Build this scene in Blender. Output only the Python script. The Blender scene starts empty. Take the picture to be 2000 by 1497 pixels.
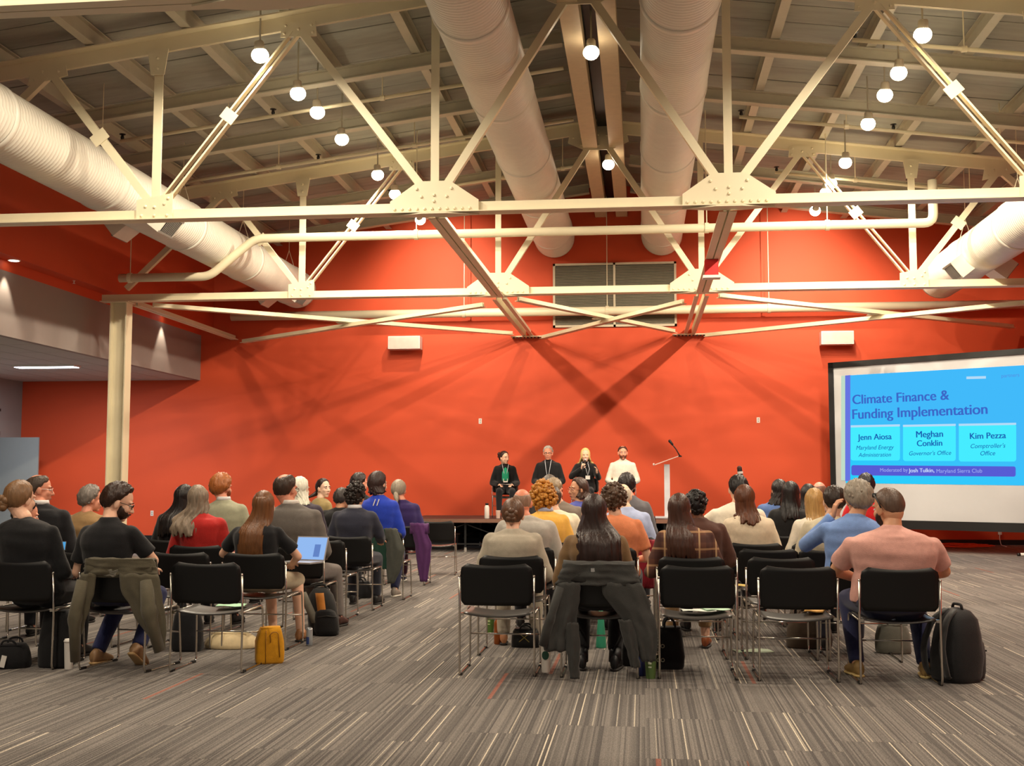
import bpy, math, random
import numpy as np
from mathutils import Vector, Matrix, noise
random.seed(7)
SC = bpy.context.scene
COL = SC.collection
PI = math.pi

# ------------------------------------------------------------------ camera
F, CX, CY, CAMZ = 2300.0, 1000.0, 748.5, 1.37
PITCH = math.atan((940.0 - CY) / F)
PSI = math.atan((1255.0 - CX) * math.cos(PITCH) / F)
cd = bpy.data.cameras.new('camera')
cam = bpy.data.objects.new('camera', cd)
COL.objects.link(cam)
cd.sensor_fit = 'HORIZONTAL'
cd.sensor_width = 36.0
cd.lens = 36.0 * F / 2000.0
cd.clip_end = 200
cam.location = (0, 0, CAMZ)
cam.rotation_euler = (PI / 2 + PITCH, 0, PSI)
SC.camera = cam
R_ = Vector((math.cos(PSI), math.sin(PSI), 0))
W0 = Vector((-math.sin(PSI), math.cos(PSI), 0))
W_ = W0 * math.cos(PITCH) + Vector((0, 0, math.sin(PITCH)))
U_ = -W0 * math.sin(PITCH) + Vector((0, 0, math.cos(PITCH)))
CAMP = Vector((0, 0, CAMZ))


def ray(px, py):
    return R_ * ((px - CX) / F) - U_ * ((py - CY) / F) + W_


def at_z(px, py, z=0.0):
    d = ray(px, py)
    return CAMP + d * ((z - CAMZ) / d.z)


def at_y(px, py, y):
    d = ray(px, py)
    return CAMP + d * (y / d.y)


# ------------------------------------------------------------------ world, exposure
SC.view_settings.view_transform = 'Standard'
SC.view_settings.look = 'None'
SC.view_settings.exposure = 0.0
SC.view_settings.gamma = 1.0
SC.view_settings.use_curve_mapping = False
wd = bpy.data.worlds.new('world')
SC.world = wd
wd.use_nodes = True
wd.node_tree.nodes['Background'].inputs[0].default_value = (1.0, 0.95, 0.87, 1)
wd.node_tree.nodes['Background'].inputs[1].default_value = 0.24

STZ = 0.64           # stage height
YW = 26.5           # front (red) wall
Y0, Y1, Y2 = 7.8, 14.35, 20.9   # trusses
RX = -0.65          # ridge
XL, XR = -9.98, 8.55


def deck_z(x):
    return 8.12 - 0.13 * abs(x - RX)


# ceiling lamps of the two tracks (x, y, energy, cone, aim point)
LAMPS = []
for (x, y) in ((-4.83, 14.26), (-4.78, 15.77), (-4.74, 16.63), (-4.73, 18.02), (-4.65, 20.24), (-4.64, 21.67), (-4.59, 23.97)):
    LAMPS.append((x, y, 6.85))
for (x, y) in ((3.46, 14.48), (3.46, 15.84), (3.46, 16.75), (3.48, 18.11), (3.51, 20.33), (3.49, 21.75), (3.5, 22.45), (3.53, 24.02)):
    LAMPS.append((x, y, 6.85))
for (x, y) in ((-0.64, 15.57), (-0.57, 21.29)):
    LAMPS.append((x, y, 7.2))
for x in (-4.8, 3.45):
    for y in (1.0, 3.6, 6.2, 8.6, 10.4, 12.4):
        LAMPS.append((x, y, 6.85))


# ------------------------------------------------------------------ materials
_M = {}


def srgb(r, g, b):
    def c(v):
        v /= 255.0
        return v / 12.92 if v <= 0.04045 else ((v + 0.055) / 1.055) ** 2.4
    return (c(r), c(g), c(b), 1.0)


def nodes_of(m):
    nt = m.node_tree
    return nt, nt.nodes, nt.links


def mat(name, rgb, rough=0.6, metal=0.0, var=0.12, vscale=8.0, bump=0.0, bscale=60.0, stretch=None, emit=None, estr=1.0, spec=0.5, sheen=0.0, coat=0.0):
    """procedural principled material; rgb is sRGB 0-255"""
    key = (name, rgb, rough, metal)
    if key in _M:
        return _M[key]
    m = bpy.data.materials.new(name)
    m.use_nodes = True
    nt, N, L = nodes_of(m)
    b = N['Principled BSDF']
    c = srgb(*rgb)
    b.inputs['Base Color'].default_value = c
    b.inputs['Roughness'].default_value = rough
    b.inputs['Metallic'].default_value = metal
    b.inputs['Specular IOR Level'].default_value = spec
    if sheen:
        b.inputs['Sheen Weight'].default_value = sheen
    if coat:
        b.inputs['Coat Weight'].default_value = coat
    if emit:
        b.inputs['Emission Color'].default_value = srgb(*emit)
        b.inputs['Emission Strength'].default_value = estr
    tc = N.new('ShaderNodeTexCoord')
    mp = N.new('ShaderNodeMapping')
    L.new(tc.outputs['Object'], mp.inputs[0])
    if stretch:
        mp.inputs['Scale'].default_value = stretch
    if var > 0:
        nz = N.new('ShaderNodeTexNoise')
        nz.inputs['Scale'].default_value = vscale
        nz.inputs['Detail'].default_value = 4
        L.new(mp.outputs[0], nz.inputs['Vector'])
        mx = N.new('ShaderNodeMix')
        mx.data_type = 'RGBA'
        mx.inputs['A'].default_value = tuple(v * (1 - var) for v in c[:3]) + (1,)
        mx.inputs['B'].default_value = tuple(min(1, v * (1 + var)) for v in c[:3]) + (1,)
        L.new(nz.outputs['Fac'], mx.inputs['Factor'])
        L.new(mx.outputs['Result'], b.inputs['Base Color'])
    if bump > 0:
        nb = N.new('ShaderNodeTexNoise')
        nb.inputs['Scale'].default_value = bscale
        nb.inputs['Detail'].default_value = 3
        L.new(mp.outputs[0], nb.inputs['Vector'])
        bp = N.new('ShaderNodeBump')
        bp.inputs['Strength'].default_value = bump
        bp.inputs['Distance'].default_value = 0.01
        L.new(nb.outputs['Fac'], bp.inputs['Height'])
        L.new(bp.outputs[0], b.inputs['Normal'])
    _M[key] = m
    return m


def emat(name, rgb, strength):
    key = (name, rgb, strength)
    if key in _M:
        return _M[key]
    m = bpy.data.materials.new(name)
    m.use_nodes = True
    nt, N, L = nodes_of(m)
    N.remove(N['Principled BSDF'])
    e = N.new('ShaderNodeEmission')
    e.inputs[0].default_value = srgb(*rgb)
    e.inputs[1].default_value = strength
    L.new(e.outputs[0], N['Material Output'].inputs[0])
    _M[key] = m
    return m


def fabric(name, rgb, rough=0.85, var=0.16):
    return mat(name, rgb, rough, var=var, vscale=30, bump=0.35, bscale=220, sheen=0.15, spec=0.25)


def hair_mat(name, rgb):
    return mat(name, rgb, 0.42, var=0.55, vscale=55, bump=0.5, bscale=90, stretch=(1, 1, 0.12), spec=0.4)


# ------------------------------------------------------------------ geometry helpers
class G:
    """collects closed shapes into one mesh"""

    def __init__(self):
        self.v = []
        self.f = []
        self.mi = []
        self.cur = 0

    def add(self, vs, fs):
        o = len(self.v)
        self.v.extend([tuple(p) for p in vs])
        for f in fs:
            self.f.append(tuple(i + o for i in f))
            self.mi.append(self.cur)

    def mesh(self, name, smooth=False):
        me = bpy.data.meshes.new(name)
        me.from_pydata(self.v, [], self.f)
        if smooth:
            me.polygons.foreach_set('use_smooth', [True] * len(me.polygons))
        if any(self.mi):
            me.polygons.foreach_set('material_index', self.mi)
        me.update()
        return me

    # -- shapes
    def box(self, c, s, R=None):
        hx, hy, hz = s[0] / 2, s[1] / 2, s[2] / 2
        vs = [Vector((x, y, z)) for z in (-hz, hz) for y in (-hy, hy) for x in (-hx, hx)]
        if R is not None:
            vs = [R @ v for v in vs]
        c = Vector(c)
        self.add([c + v for v in vs], [(0, 2, 3, 1), (4, 5, 7, 6), (0, 1, 5, 4), (2, 6, 7, 3), (0, 4, 6, 2), (1, 3, 7, 5)])

    def b2(self, x0, x1, y0, y1, z0, z1):
        self.box(((x0 + x1) / 2, (y0 + y1) / 2, (z0 + z1) / 2), (abs(x1 - x0), abs(y1 - y0), abs(z1 - z0)))

    def prism(self, prof, p0, p1, up=(0, 0, 1)):
        """2-D profile (a = sideways, b = up) swept from p0 to p1"""
        p0, p1 = Vector(p0), Vector(p1)
        d = (p1 - p0).normalized()
        up = Vector(up)
        s = d.cross(up)
        if s.length < 1e-4:
            s = d.cross(Vector((0, 1, 0)))
        s.normalize()
        u = s.cross(d)
        n = len(prof)
        vs = [p0 + s * a + u * b for a, b in prof] + [p1 + s * a + u * b for a, b in prof]
        fs = [(i, (i + 1) % n, n + (i + 1) % n, n + i) for i in range(n)]
        fs += [tuple(range(n - 1, -1, -1)), tuple(range(n, 2 * n))]
        self.add(vs, fs)

    def bar(self, p0, p1, w, h, up=(0, 0, 1)):
        self.prism([(-w / 2, -h / 2), (w / 2, -h / 2), (w / 2, h / 2), (-w / 2, h / 2)], p0, p1, up)

    def tube(self, pts, r, seg=8, caps=True):
        pts = [Vector(p) for p in pts]
        n = len(pts)
        rr = r if hasattr(r, '__len__') else [r] * n
        t0 = (pts[1] - pts[0]).normalized()
        a = t0.cross(Vector((0, 0, 1)))
        if a.length < 1e-3:
            a = t0.cross(Vector((0, 1, 0)))
        a.normalize()
        vs, fs = [], []
        for i, p in enumerate(pts):
            if i == 0:
                t = t0
            elif i == n - 1:
                t = (pts[i] - pts[i - 1]).normalized()
            else:
                t = ((pts[i + 1] - p).normalized() + (p - pts[i - 1]).normalized())
                t = t.normalized() if t.length > 1e-6 else (p - pts[i - 1]).normalized()
            a = (a - t * a.dot(t)).normalized()
            b = t.cross(a)
            for k in range(seg):
                an = 2 * PI * k / seg
                vs.append(p + a * (math.cos(an) * rr[i]) + b * (math.sin(an) * rr[i]))
        for i in range(n - 1):
            for k in range(seg):
                k2 = (k + 1) % seg
                fs.append((i * seg + k, i * seg + k2, (i + 1) * seg + k2, (i + 1) * seg + k))
        if caps:
            fs.append(tuple(range(seg - 1, -1, -1)))
            fs.append(tuple(range((n - 1) * seg, n * seg)))
        self.add(vs, fs)

    def cyl(self, p0, p1, r0, r1=None, seg=16):
        self.tube([p0, p1], [r0, r0 if r1 is None else r1], seg)

    def lathe(self, prof, c=(0, 0, 0), seg=16):
        """profile of (radius, z) from bottom to top"""
        c = Vector(c)
        vs, fs = [], []
        for r, z in prof:
            for k in range(seg):
                a = 2 * PI * k / seg
                vs.append(c + Vector((r * math.cos(a), r * math.sin(a), z)))
        for i in range(len(prof) - 1):
            for k in range(seg):
                k2 = (k + 1) % seg
                fs.append((i * seg + k, i * seg + k2, (i + 1) * seg + k2, (i + 1) * seg + k))
        fs.append(tuple(range(seg - 1, -1, -1)))
        n = len(prof)
        fs.append(tuple(range((n - 1) * seg, n * seg)))
        self.add(vs, fs)

    def ell(self, c, r, R=None, nu=14, nv=8):
        c = Vector(c)
        if not hasattr(r, '__len__'):
            r = (r, r, r)
        vs, fs = [], []

        def q(v):
            v = Vector((v[0] * r[0], v[1] * r[1], v[2] * r[2]))
            return c + (R @ v if R is not None else v)
        vs.append(q((0, 0, -1)))
        for j in range(1, nv):
            e = -PI / 2 + PI * j / nv
            for i in range(nu):
                a = 2 * PI * i / nu
                vs.append(q((math.cos(e) * math.cos(a), math.cos(e) * math.sin(a), math.sin(e))))
        vs.append(q((0, 0, 1)))
        for i in range(nu):
            fs.append((0, 1 + (i + 1) % nu, 1 + i))
            fs.append((len(vs) - 1, 1 + (nv - 2) * nu + i, 1 + (nv - 2) * nu + (i + 1) % nu))
        for j in range(nv - 2):
            for i in range(nu):
                a, b = 1 + j * nu + i, 1 + j * nu + (i + 1) % nu
                fs.append((a, b, b + nu, a + nu))
        self.add(vs, fs)

    def cap(self, p0, p1, r0, r1, seg=12, round0=True, round1=True):
        """tapered limb with round or flat ends"""
        p0, p1 = Vector(p0), Vector(p1)
        d = (p1 - p0)
        if d.length < 1e-5:
            return
        d.normalize()
        pts, rr = [], []
        if round0:
            for k in (0.97, 0.75, 0.4):
                pts.append(p0 - d * r0 * k)
                rr.append(r0 * math.sqrt(1 - k * k))
        pts.append(p0)
        rr.append(r0)
        pts.append(p1)
        rr.append(r1)
        if round1:
            for k in (0.4, 0.75, 0.97):
                pts.append(p1 + d * r1 * k)
                rr.append(r1 * math.sqrt(1 - k * k))
        self.tube(pts, rr, seg)

    def loft(self, rings, seg=20, power=2.3):
        """rings: (centre, x axis, y axis, rx, ry) - closed superellipse loft"""
        vs, fs = [], []
        for c, ax, ay, rx, ry in rings:
            c, ax, ay = Vector(c), Vector(ax), Vector(ay)
            for k in range(seg):
                a = 2 * PI * k / seg
                ca, sa = math.cos(a), math.sin(a)
                x = math.copysign(abs(ca) ** (2 / power), ca)
                y = math.copysign(abs(sa) ** (2 / power), sa)
                vs.append(c + ax * (x * rx) + ay * (y * ry))
        for i in range(len(rings) - 1):
            for k in range(seg):
                k2 = (k + 1) % seg
                fs.append((i * seg + k, i * seg + k2, (i + 1) * seg + k2, (i + 1) * seg + k))
        fs.append(tuple(range(seg - 1, -1, -1)))
        n = len(rings)
        fs.append(tuple(range((n - 1) * seg, n * seg)))
        self.add(vs, fs)

    def sheet(self, grid, thick, nrm=None):
        """grid[i][j] of points -> sheet with thickness along -normal (or along nrm)"""
        n, m = len(grid), len(grid[0])
        P = [[Vector(p) for p in row] for row in grid]
        vs, fs = [], []
        Q = []
        for i in range(n):
            row = []
            for j in range(m):
                du = P[min(i + 1, n - 1)][j] - P[max(i - 1, 0)][j]
                dv = P[i][min(j + 1, m - 1)] - P[i][max(j - 1, 0)]
                nn = Vector(nrm) if nrm is not None else du.cross(dv)
                nn = nn.normalized() if nn.length > 1e-9 else Vector((0, 0, 1))
                row.append(P[i][j] - nn * thick)
            Q.append(row)
        for row in P:
            vs.extend(row)
        for row in Q:
            vs.extend(row)
        o = n * m
        for i in range(n - 1):
            for j in range(m - 1):
                a, b, c, d = i * m + j, i * m + j + 1, (i + 1) * m + j + 1, (i + 1) * m + j
                fs.append((a, d, c, b))
                fs.append((o + a, o + b, o + c, o + d))
        for j in range(m - 1):
            fs.append((j, j + 1, o + j + 1, o + j))
            a = (n - 1) * m + j
            fs.append((a + 1, a, o + a, o + a + 1))
        for i in range(n - 1):
            a, b = i * m, (i + 1) * m
            fs.append((b, a, o + a, o + b))
            a, b = i * m + m - 1, (i + 1) * m + m - 1
            fs.append((a, b, o + b, o + a))
        self.add(vs, fs)


def part(name, g, m, parent=None, smooth=False, loc=None, kind=None, label=None):
    me = g if isinstance(g, bpy.types.Mesh) else g.mesh(name, smooth)
    for mm in (m if isinstance(m, (list, tuple)) else [m]):
        me.materials.append(mm)
    o = bpy.data.objects.new(name, me)
    COL.objects.link(o)
    if parent is not None:
        o.parent = parent
    if loc is not None:
        o.location = loc
    if kind:
        o['kind'] = kind
    if label:
        o['label'] = label
    return o


def structure(name, g, m, parent=None, smooth=False):
    o = part(name, g, m, parent, smooth)
    if parent is None:
        o['kind'] = 'structure'
    return o


def tag(o, label, cat, group=None):
    o['label'] = label
    o['category'] = cat
    if group:
        o['group'] = group
    return o


def thing(name, label, cat, loc=(0, 0, 0), rz=0.0, group=None):
    o = bpy.data.objects.new(name, None)
    o.empty_display_size = 0.1
    COL.objects.link(o)
    o.location = loc
    o.rotation_euler = (0, 0, rz)
    return tag(o, label, cat, group)


def copy_tree(o, label=None, group=None, loc=None, rz=None, parent=None):
    c = o.copy()
    COL.objects.link(c)
    c.parent = parent
    if label:
        c['label'] = label
    if group:
        c['group'] = group
    if loc is not None:
        c.location = loc
    if rz is not None:
        c.rotation_euler = (0, 0, rz)
    for ch in list(o.children):
        copy_tree(ch, parent=c)
    return c


def rot(axis, deg):
    return Matrix.Rotation(math.radians(deg), 3, axis)
# ------------------------------------------------------------------ setting: materials
def carpet_material():
    m = bpy.data.materials.new('striped carpet')
    m.use_nodes = True
    nt, N, L = nodes_of(m)
    b = N['Principled BSDF']
    b.inputs['Roughness'].default_value = 0.95
    b.inputs['Specular IOR Level'].default_value = 0.15
    geo = N.new('ShaderNodeNewGeometry')
    sep = N.new('ShaderNodeSeparateXYZ')
    L.new(geo.outputs['Position'], sep.inputs[0])

    def math_(op, a, bb=None, c=None):
        n = N.new('ShaderNodeMath')
        n.operation = op
        for i, v in enumerate((a, bb, c)):
            if v is None:
                continue
            if isinstance(v, (int, float)):
                n.inputs[i].default_value = v
            else:
                L.new(v, n.inputs[i])
        return n.outputs[0]

    def white(v):
        w = N.new('ShaderNodeTexWhiteNoise')
        w.noise_dimensions = '3D'
        L.new(v, w.inputs['Vector'])
        return w.outputs['Value']

    def comb(x, y, z):
        c = N.new('ShaderNodeCombineXYZ')
        for i, v in enumerate((x, y, z)):
            if isinstance(v, (int, float)):
                c.inputs[i].default_value = v
            else:
                L.new(v, c.inputs[i])
        return c.outputs[0]
    # planks 0.25 m wide along the hall, 1 m long, staggered
    col = math_('FLOOR', math_('DIVIDE', sep.outputs['X'], 0.5))
    # stagger in quarters so neighbouring rows end at different places
    offq = math_('FRACT', math_('MULTIPLY', col, 0.75))
    row = math_('FLOOR', math_('ADD', sep.outputs['Y'], offq))
    # fine yarn lines (12.5 mm) and wide lines
    fine = math_('FLOOR', math_('DIVIDE', sep.outputs['X'], 0.009))
    v1 = white(comb(fine, row, 1.0))
    v2 = white(comb(fine, row, 7.0))
    v3 = white(comb(fine, row, 11.0))
    fine2 = math_('FLOOR', math_('DIVIDE', sep.outputs['X'], 0.026))
    v4 = white(comb(fine2, row, 5.0))
    ramp = N.new('ShaderNodeValToRGB')
    e = ramp.color_ramp.elements
    e[0].position, e[0].color = 0.0, srgb(88, 84, 82)
    e[1].position, e[1].color = 1.0, srgb(132, 126, 120)
    L.new(v1, ramp.inputs[0])
    # pale lines: rare
    pale = math_('GREATER_THAN', v2, 0.962)
    xin = math_('FRACT', math_('DIVIDE', sep.outputs['X'], 0.009))
    thin = math_('LESS_THAN', math_('ABSOLUTE', math_('SUBTRACT', xin, 0.5)), 0.38)
    pale = math_('MULTIPLY', pale, thin)
    pale = math_('MULTIPLY', pale, math_('MULTIPLY_ADD', v3, 0.8, 0.1))
    mx = N.new('ShaderNodeMix')
    mx.data_type = 'RGBA'
    L.new(pale, mx.inputs['Factor'])
    L.new(ramp.outputs[0], mx.inputs['A'])
    mx.inputs['B'].default_value = srgb(226, 214, 192)
    red = math_('GREATER_THAN', v4, 0.994)
    mx2 = N.new('ShaderNodeMix')
    mx2.data_type = 'RGBA'
    L.new(math_('MULTIPLY', red, 0.5), mx2.inputs['Factor'])
    L.new(mx.outputs['Result'], mx2.inputs['A'])
    mx2.inputs['B'].default_value = srgb(170, 84, 58)
    # loop pile speckle
    nz = N.new('ShaderNodeTexNoise')
    nz.inputs['Scale'].default_value = 180
    nz.inputs['Detail'].default_value = 3
    L.new(geo.outputs['Position'], nz.inputs['Vector'])
    mr = N.new('ShaderNodeMapRange')
    mr.inputs['From Min'].default_value = 0.3
    mr.inputs['From Max'].default_value = 0.7
    mr.inputs['To Min'].default_value = 0.55
    mr.inputs['To Max'].default_value = 1.45
    L.new(nz.outputs['Fac'], mr.inputs['Value'])
    vm = N.new('ShaderNodeVectorMath')
    vm.operation = 'MULTIPLY'
    L.new(mx2.outputs['Result'], vm.inputs[0])
    L.new(mr.outputs[0], vm.inputs[1])
    L.new(vm.outputs[0], b.inputs['Base Color'])
    bp = N.new('ShaderNodeBump')
    bp.inputs['Strength'].default_value = 0.5
    bp.inputs['Distance'].default_value = 0.004
    L.new(nz.outputs['Fac'], bp.inputs['Height'])
    L.new(bp.outputs[0], b.inputs['Normal'])
    return m


M_CARPET = carpet_material()
M_RED = mat('red orange wall paint', (204, 78, 42), 0.62, var=0.05, vscale=1.2, bump=0.08, bscale=90, spec=0.35)
M_GREY = mat('grey wall paint', (140, 140, 136), 0.7, var=0.05, vscale=2)
M_CREAM = mat('cream steel paint', (226, 216, 184), 0.42, var=0.06, vscale=3, bump=0.05, bscale=40)
M_DECK = mat('grey fibre deck board', (158, 158, 148), 0.9, var=0.25, vscale=3.0, bump=0.4, bscale=40, stretch=(0.6, 3, 1))
M_PURLIN = mat('greige roof steel', (182, 176, 156), 0.6, var=0.08)
M_TILE = mat('acoustic ceiling tile', (178, 178, 174), 0.9, var=0.08, vscale=60)
M_BLACK = mat('black paint', (14, 14, 15), 0.5, var=0.1)
M_DUCT = mat('painted spiral duct', (218, 214, 200), 0.42, metal=0.0, var=0.07, vscale=6)
M_CHROME = mat('chrome rod', (205, 200, 192), 0.18, metal=1.0, var=0.05)
M_WHITE = mat('white plastic', (226, 222, 214), 0.5, var=0.04)
M_DARKMETAL = mat('dark metal', (46, 44, 42), 0.45, metal=0.6)

# ------------------------------------------------------------------ floor, walls
g = G()
g.b2(-17, 9.2, -4, YW + 0.3, -0.12, 0.0)
fl = structure('floor', g, M_CARPET)
g = G()
g.b2(0.0008, 0.4992, 0.0008, 0.9992, -0.01, 0.0012)
ctm = g.mesh('carpet_tile')
ctm.materials.append(M_CARPET)
for i in range(-11, 13):
    off = (i * 0.75) % 1.0
    for j in range(5, 15):
        yy = j - off
        if abs(i * 0.5 + 0.1 * yy) > 0.47 * yy + 0.8:
            continue
        o = bpy.data.objects.new('carpet_tile', ctm)
        COL.objects.link(o)
        o.parent = fl
        o.location = (i * 0.5, yy, 0)
g = G()
g.b2(-14.65, 9.2, YW, YW + 0.25, 0.0, 8.2)
structure('wall_front', g, M_RED)
g = G()
g.b2(XR, XR + 0.25, -4, YW, 0, 7.2)
structure('wall_right', g, M_RED)
SOF, BULK_X, BULK_T, BULK_B = 4.95, -10.27, 4.78, 3.72
g = G()
g.b2(XL - 0.25, XL, -4, YW, SOF + 0.1, 7.2)
structure('wall_left', g, M_RED)
g = G()
g.b2(BULK_X - 0.3, XL - 0.0, -4, YW, SOF, SOF + 0.1)          # soffit underside
structure('trim_1', g, M_RED)
g = G()
g.b2(BULK_X - 0.1, BULK_X + 0.002, -4, YW, BULK_T, SOF)       # red fascia
structure('trim_2', g, M_RED)
g = G()
g.b2(BULK_X - 0.12, BULK_X, -4, YW, BULK_B, BULK_T)
structure('trim_3', g, mat('grey bulkhead paint', (142, 132, 126), 0.7, var=0.03))
g = G()
g.b2(-17.0, -14.65, 2, YW + 0.25, 0, 3.9)
WF = structure('wall_left_far', g, M_GREY)
g = G()
g.b2(-14.62, 9.0, YW - 0.015, YW, 0.0, 0.11)
structure('baseboard_front', g, mat('black rubber base', (16, 15, 16), 0.5))

# dropped ceiling with acoustic tiles over the left aisle
g = G()
g.b2(-14.65, BULK_X - 0.1, 2, YW, BULK_B + 0.03, BULK_B + 0.08)
dc = structure('ceiling_2', g, mat('tile grid', (120, 118, 114), 0.7))
tile = G()
tile.b2(-0.295, 0.295, -0.595, 0.595, -0.012, 0.02)
tme = tile.mesh('ceiling_tile')
tme.materials.append(M_TILE)
for i in range(7):
    for j in range(12):
        o = bpy.data.objects.new('ceiling_tile', tme)
        COL.objects.link(o)
        o.parent = dc
        o.location = (BULK_X - 0.42 - 0.61 * i, YW - 0.62 - 1.21 * j, BULK_B + 0.02)

# door on the far left
g = G()
DX, DY = -13.9, 25.4
g.b2(0, 1.0, -0.022, 0.022, 0.01, 2.36)
d1 = structure('door_1', g, mat('pale grey door', (128, 134, 134), 0.5, var=0.03))
d1.location = (-14.62, DY, 0)
d1.rotation_euler = (0, 0, math.radians(2))
g = G()
g.tube([(0.92, -0.03, 1.05), (0.92, -0.07, 1.05), (0.80, -0.07, 1.05)], 0.012, 8)
part('handle', g, M_CHROME, d1)
g = G()
g.b2(-14.70, -14.60, DY - 1.12, DY - 1.02, 0, 2.46)
g.b2(-14.70, -14.60, DY + 0.0, DY + 0.10, 0, 2.46)
g.b2(-14.70, -14.60, DY - 1.12, DY + 0.10, 2.40, 2.50)
structure('trim_4', g, mat('dark door frame', (52, 54, 56), 0.5))
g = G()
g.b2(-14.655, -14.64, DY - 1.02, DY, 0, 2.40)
structure('doorway_shade', g, mat('painted passage shade', (40, 42, 44), 0.9))  # dark sheet filling the doorway; the gloom beyond is put into its colour

# ------------------------------------------------------------------ roof
roof = G()
for s in (-1, 1):
    x0, x1 = RX, RX + s * 9.6
    roof.sheet([[(x0, -4, deck_z(x0) + 0.10), (x0, YW + 0.3, deck_z(x0) + 0.10)], [(x1, -4, deck_z(x1) + 0.10), (x1, YW + 0.3, deck_z(x1) + 0.10)]], 0.06, (0, 0, 1))
ceil = structure('ceiling', roof, M_DECK)
pl = {}
for s in (-1, 1):
    gg = G()
    a = Vector((0, 0, 0))
    w = 9.45
    gg.sheet([[(0, -0.292, 0), (0, 0.292, 0)], [(s * w, -0.292, -0.13 * w), (s * w, 0.292, -0.13 * w)]], -0.05, (0, 0, 1))
    me = gg.mesh('deck_plank')
    me.materials.append(M_DECK)
    pl[s] = me
n = 0
y = YW - 0.3
while y > -3.5:
    for s in (-1, 1):
        o = bpy.data.objects.new('deck_plank', pl[s])
        COL.objects.link(o)
        o.parent = ceil
        o.location = (RX, y, 8.12 + random.uniform(-0.006, 0.006))
    y -= 0.6


def ibeam(h, w, t=0.02):
    return [(-w / 2, -h / 2), (w / 2, -h / 2), (w / 2, -h / 2 + t), (t / 2, -h / 2 + t), (t / 2, h / 2 - t), (w / 2, h / 2 - t), (w / 2, h / 2), (-w / 2, h / 2), (-w / 2, h / 2 - t), (-t / 2, h / 2 - t), (-t / 2, -h / 2 + t), (-w / 2, -h / 2 + t)]


# purlins run the length of the hall
k = 0
for off in (1.25, 2.55, 3.85, 5.15, 6.45, 7.75):
    for s in (-1, 1):
        x = RX + s * off
        z = deck_z(x) - 0.13
        g = G()
        g.prism(ibeam(0.24, 0.13, 0.018), (x, -4, z), (x, YW - 0.02, z))
        tag(part('roof_purlin', g, M_PURLIN), ('roof purlin left' if s < 0 else 'roof purlin right') + ' of the ridge, ' + ('next to the ridge beams', 'second from the ridge', 'third from the ridge', 'fourth from the ridge', 'fifth from the ridge', 'outermost by the wall')[k], 'purlin')
    k += 1
# rafters that cross between the trusses
rn = 0
names = ['nearest the camera', 'just behind the near truss', 'halfway between the two trusses', 'just before the far truss', 'just behind the far truss', 'close to the red wall']
for y, nm in ((11.9, names[0]), (16.4, names[1]), (18.6, names[3]), (23.0, names[4]), (25.2, names[5])):
    for s in (-1, 1):
        g = G()
        xa, xb = RX + s * 0.45, RX + s * 9.2
        g.prism(ibeam(0.2, 0.16, 0.018), (xa, y, deck_z(xa) - 0.36), (xb, y, deck_z(xb) - 0.36))
        tag(part('roof_rafter', g, M_PURLIN), 'cream cross rafter under the %s roof slope, %s' % ('left' if s < 0 else 'right', nm), 'rafter')
# twin ridge beams with a dark slot that holds the ridge lamps
for s, nm in ((-1, 'left'), (1, 'right')):
    g = G()
    x = RX + s * 0.235
    g.b2(x - 0.13, x + 0.13, -4, YW - 0.02, 7.36, 7.62)
    g.b2(x - 0.03, x + 0.03, -4, YW - 0.02, 7.62, 8.08)
    tag(part('ridge_beam', g, mat('tan ridge beam', (206, 184, 150), 0.55)), nm + ' one of the twin tan beams along the ridge', 'beam')
g = G()
g.b2(RX - 0.10, RX + 0.10, -4, YW - 0.02, 7.76, 7.80)
tag(part('ridge_shade_strip', g, M_BLACK), 'black channel in the slot between the twin ridge beams', 'shade strip')  # black strip that paints the shade of the gap between the beams

# ------------------------------------------------------------------ trusses
CH = 4.78   # bottom chord centre


def angle_pair(leg, t=0.012, gap=0.014, flip=1):
    """two L angles back to back: profiles for G.prism"""
    out = []
    for s in (-1, 1):
        a0 = s * gap / 2
        p = [(a0, -leg / 2 * flip), (a0 + s * leg * 0.75, -leg / 2 * flip), (a0 + s * leg * 0.75, (-leg / 2 + t) * flip), (a0 + s * t, (-leg / 2 + t) * flip), (a0 + s * t, leg / 2 * flip), (a0, leg / 2 * flip)]
        out.append(p)
    return out


def top_z(x):
    return 7.78 - 0.135 * abs(x - RX)


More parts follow.
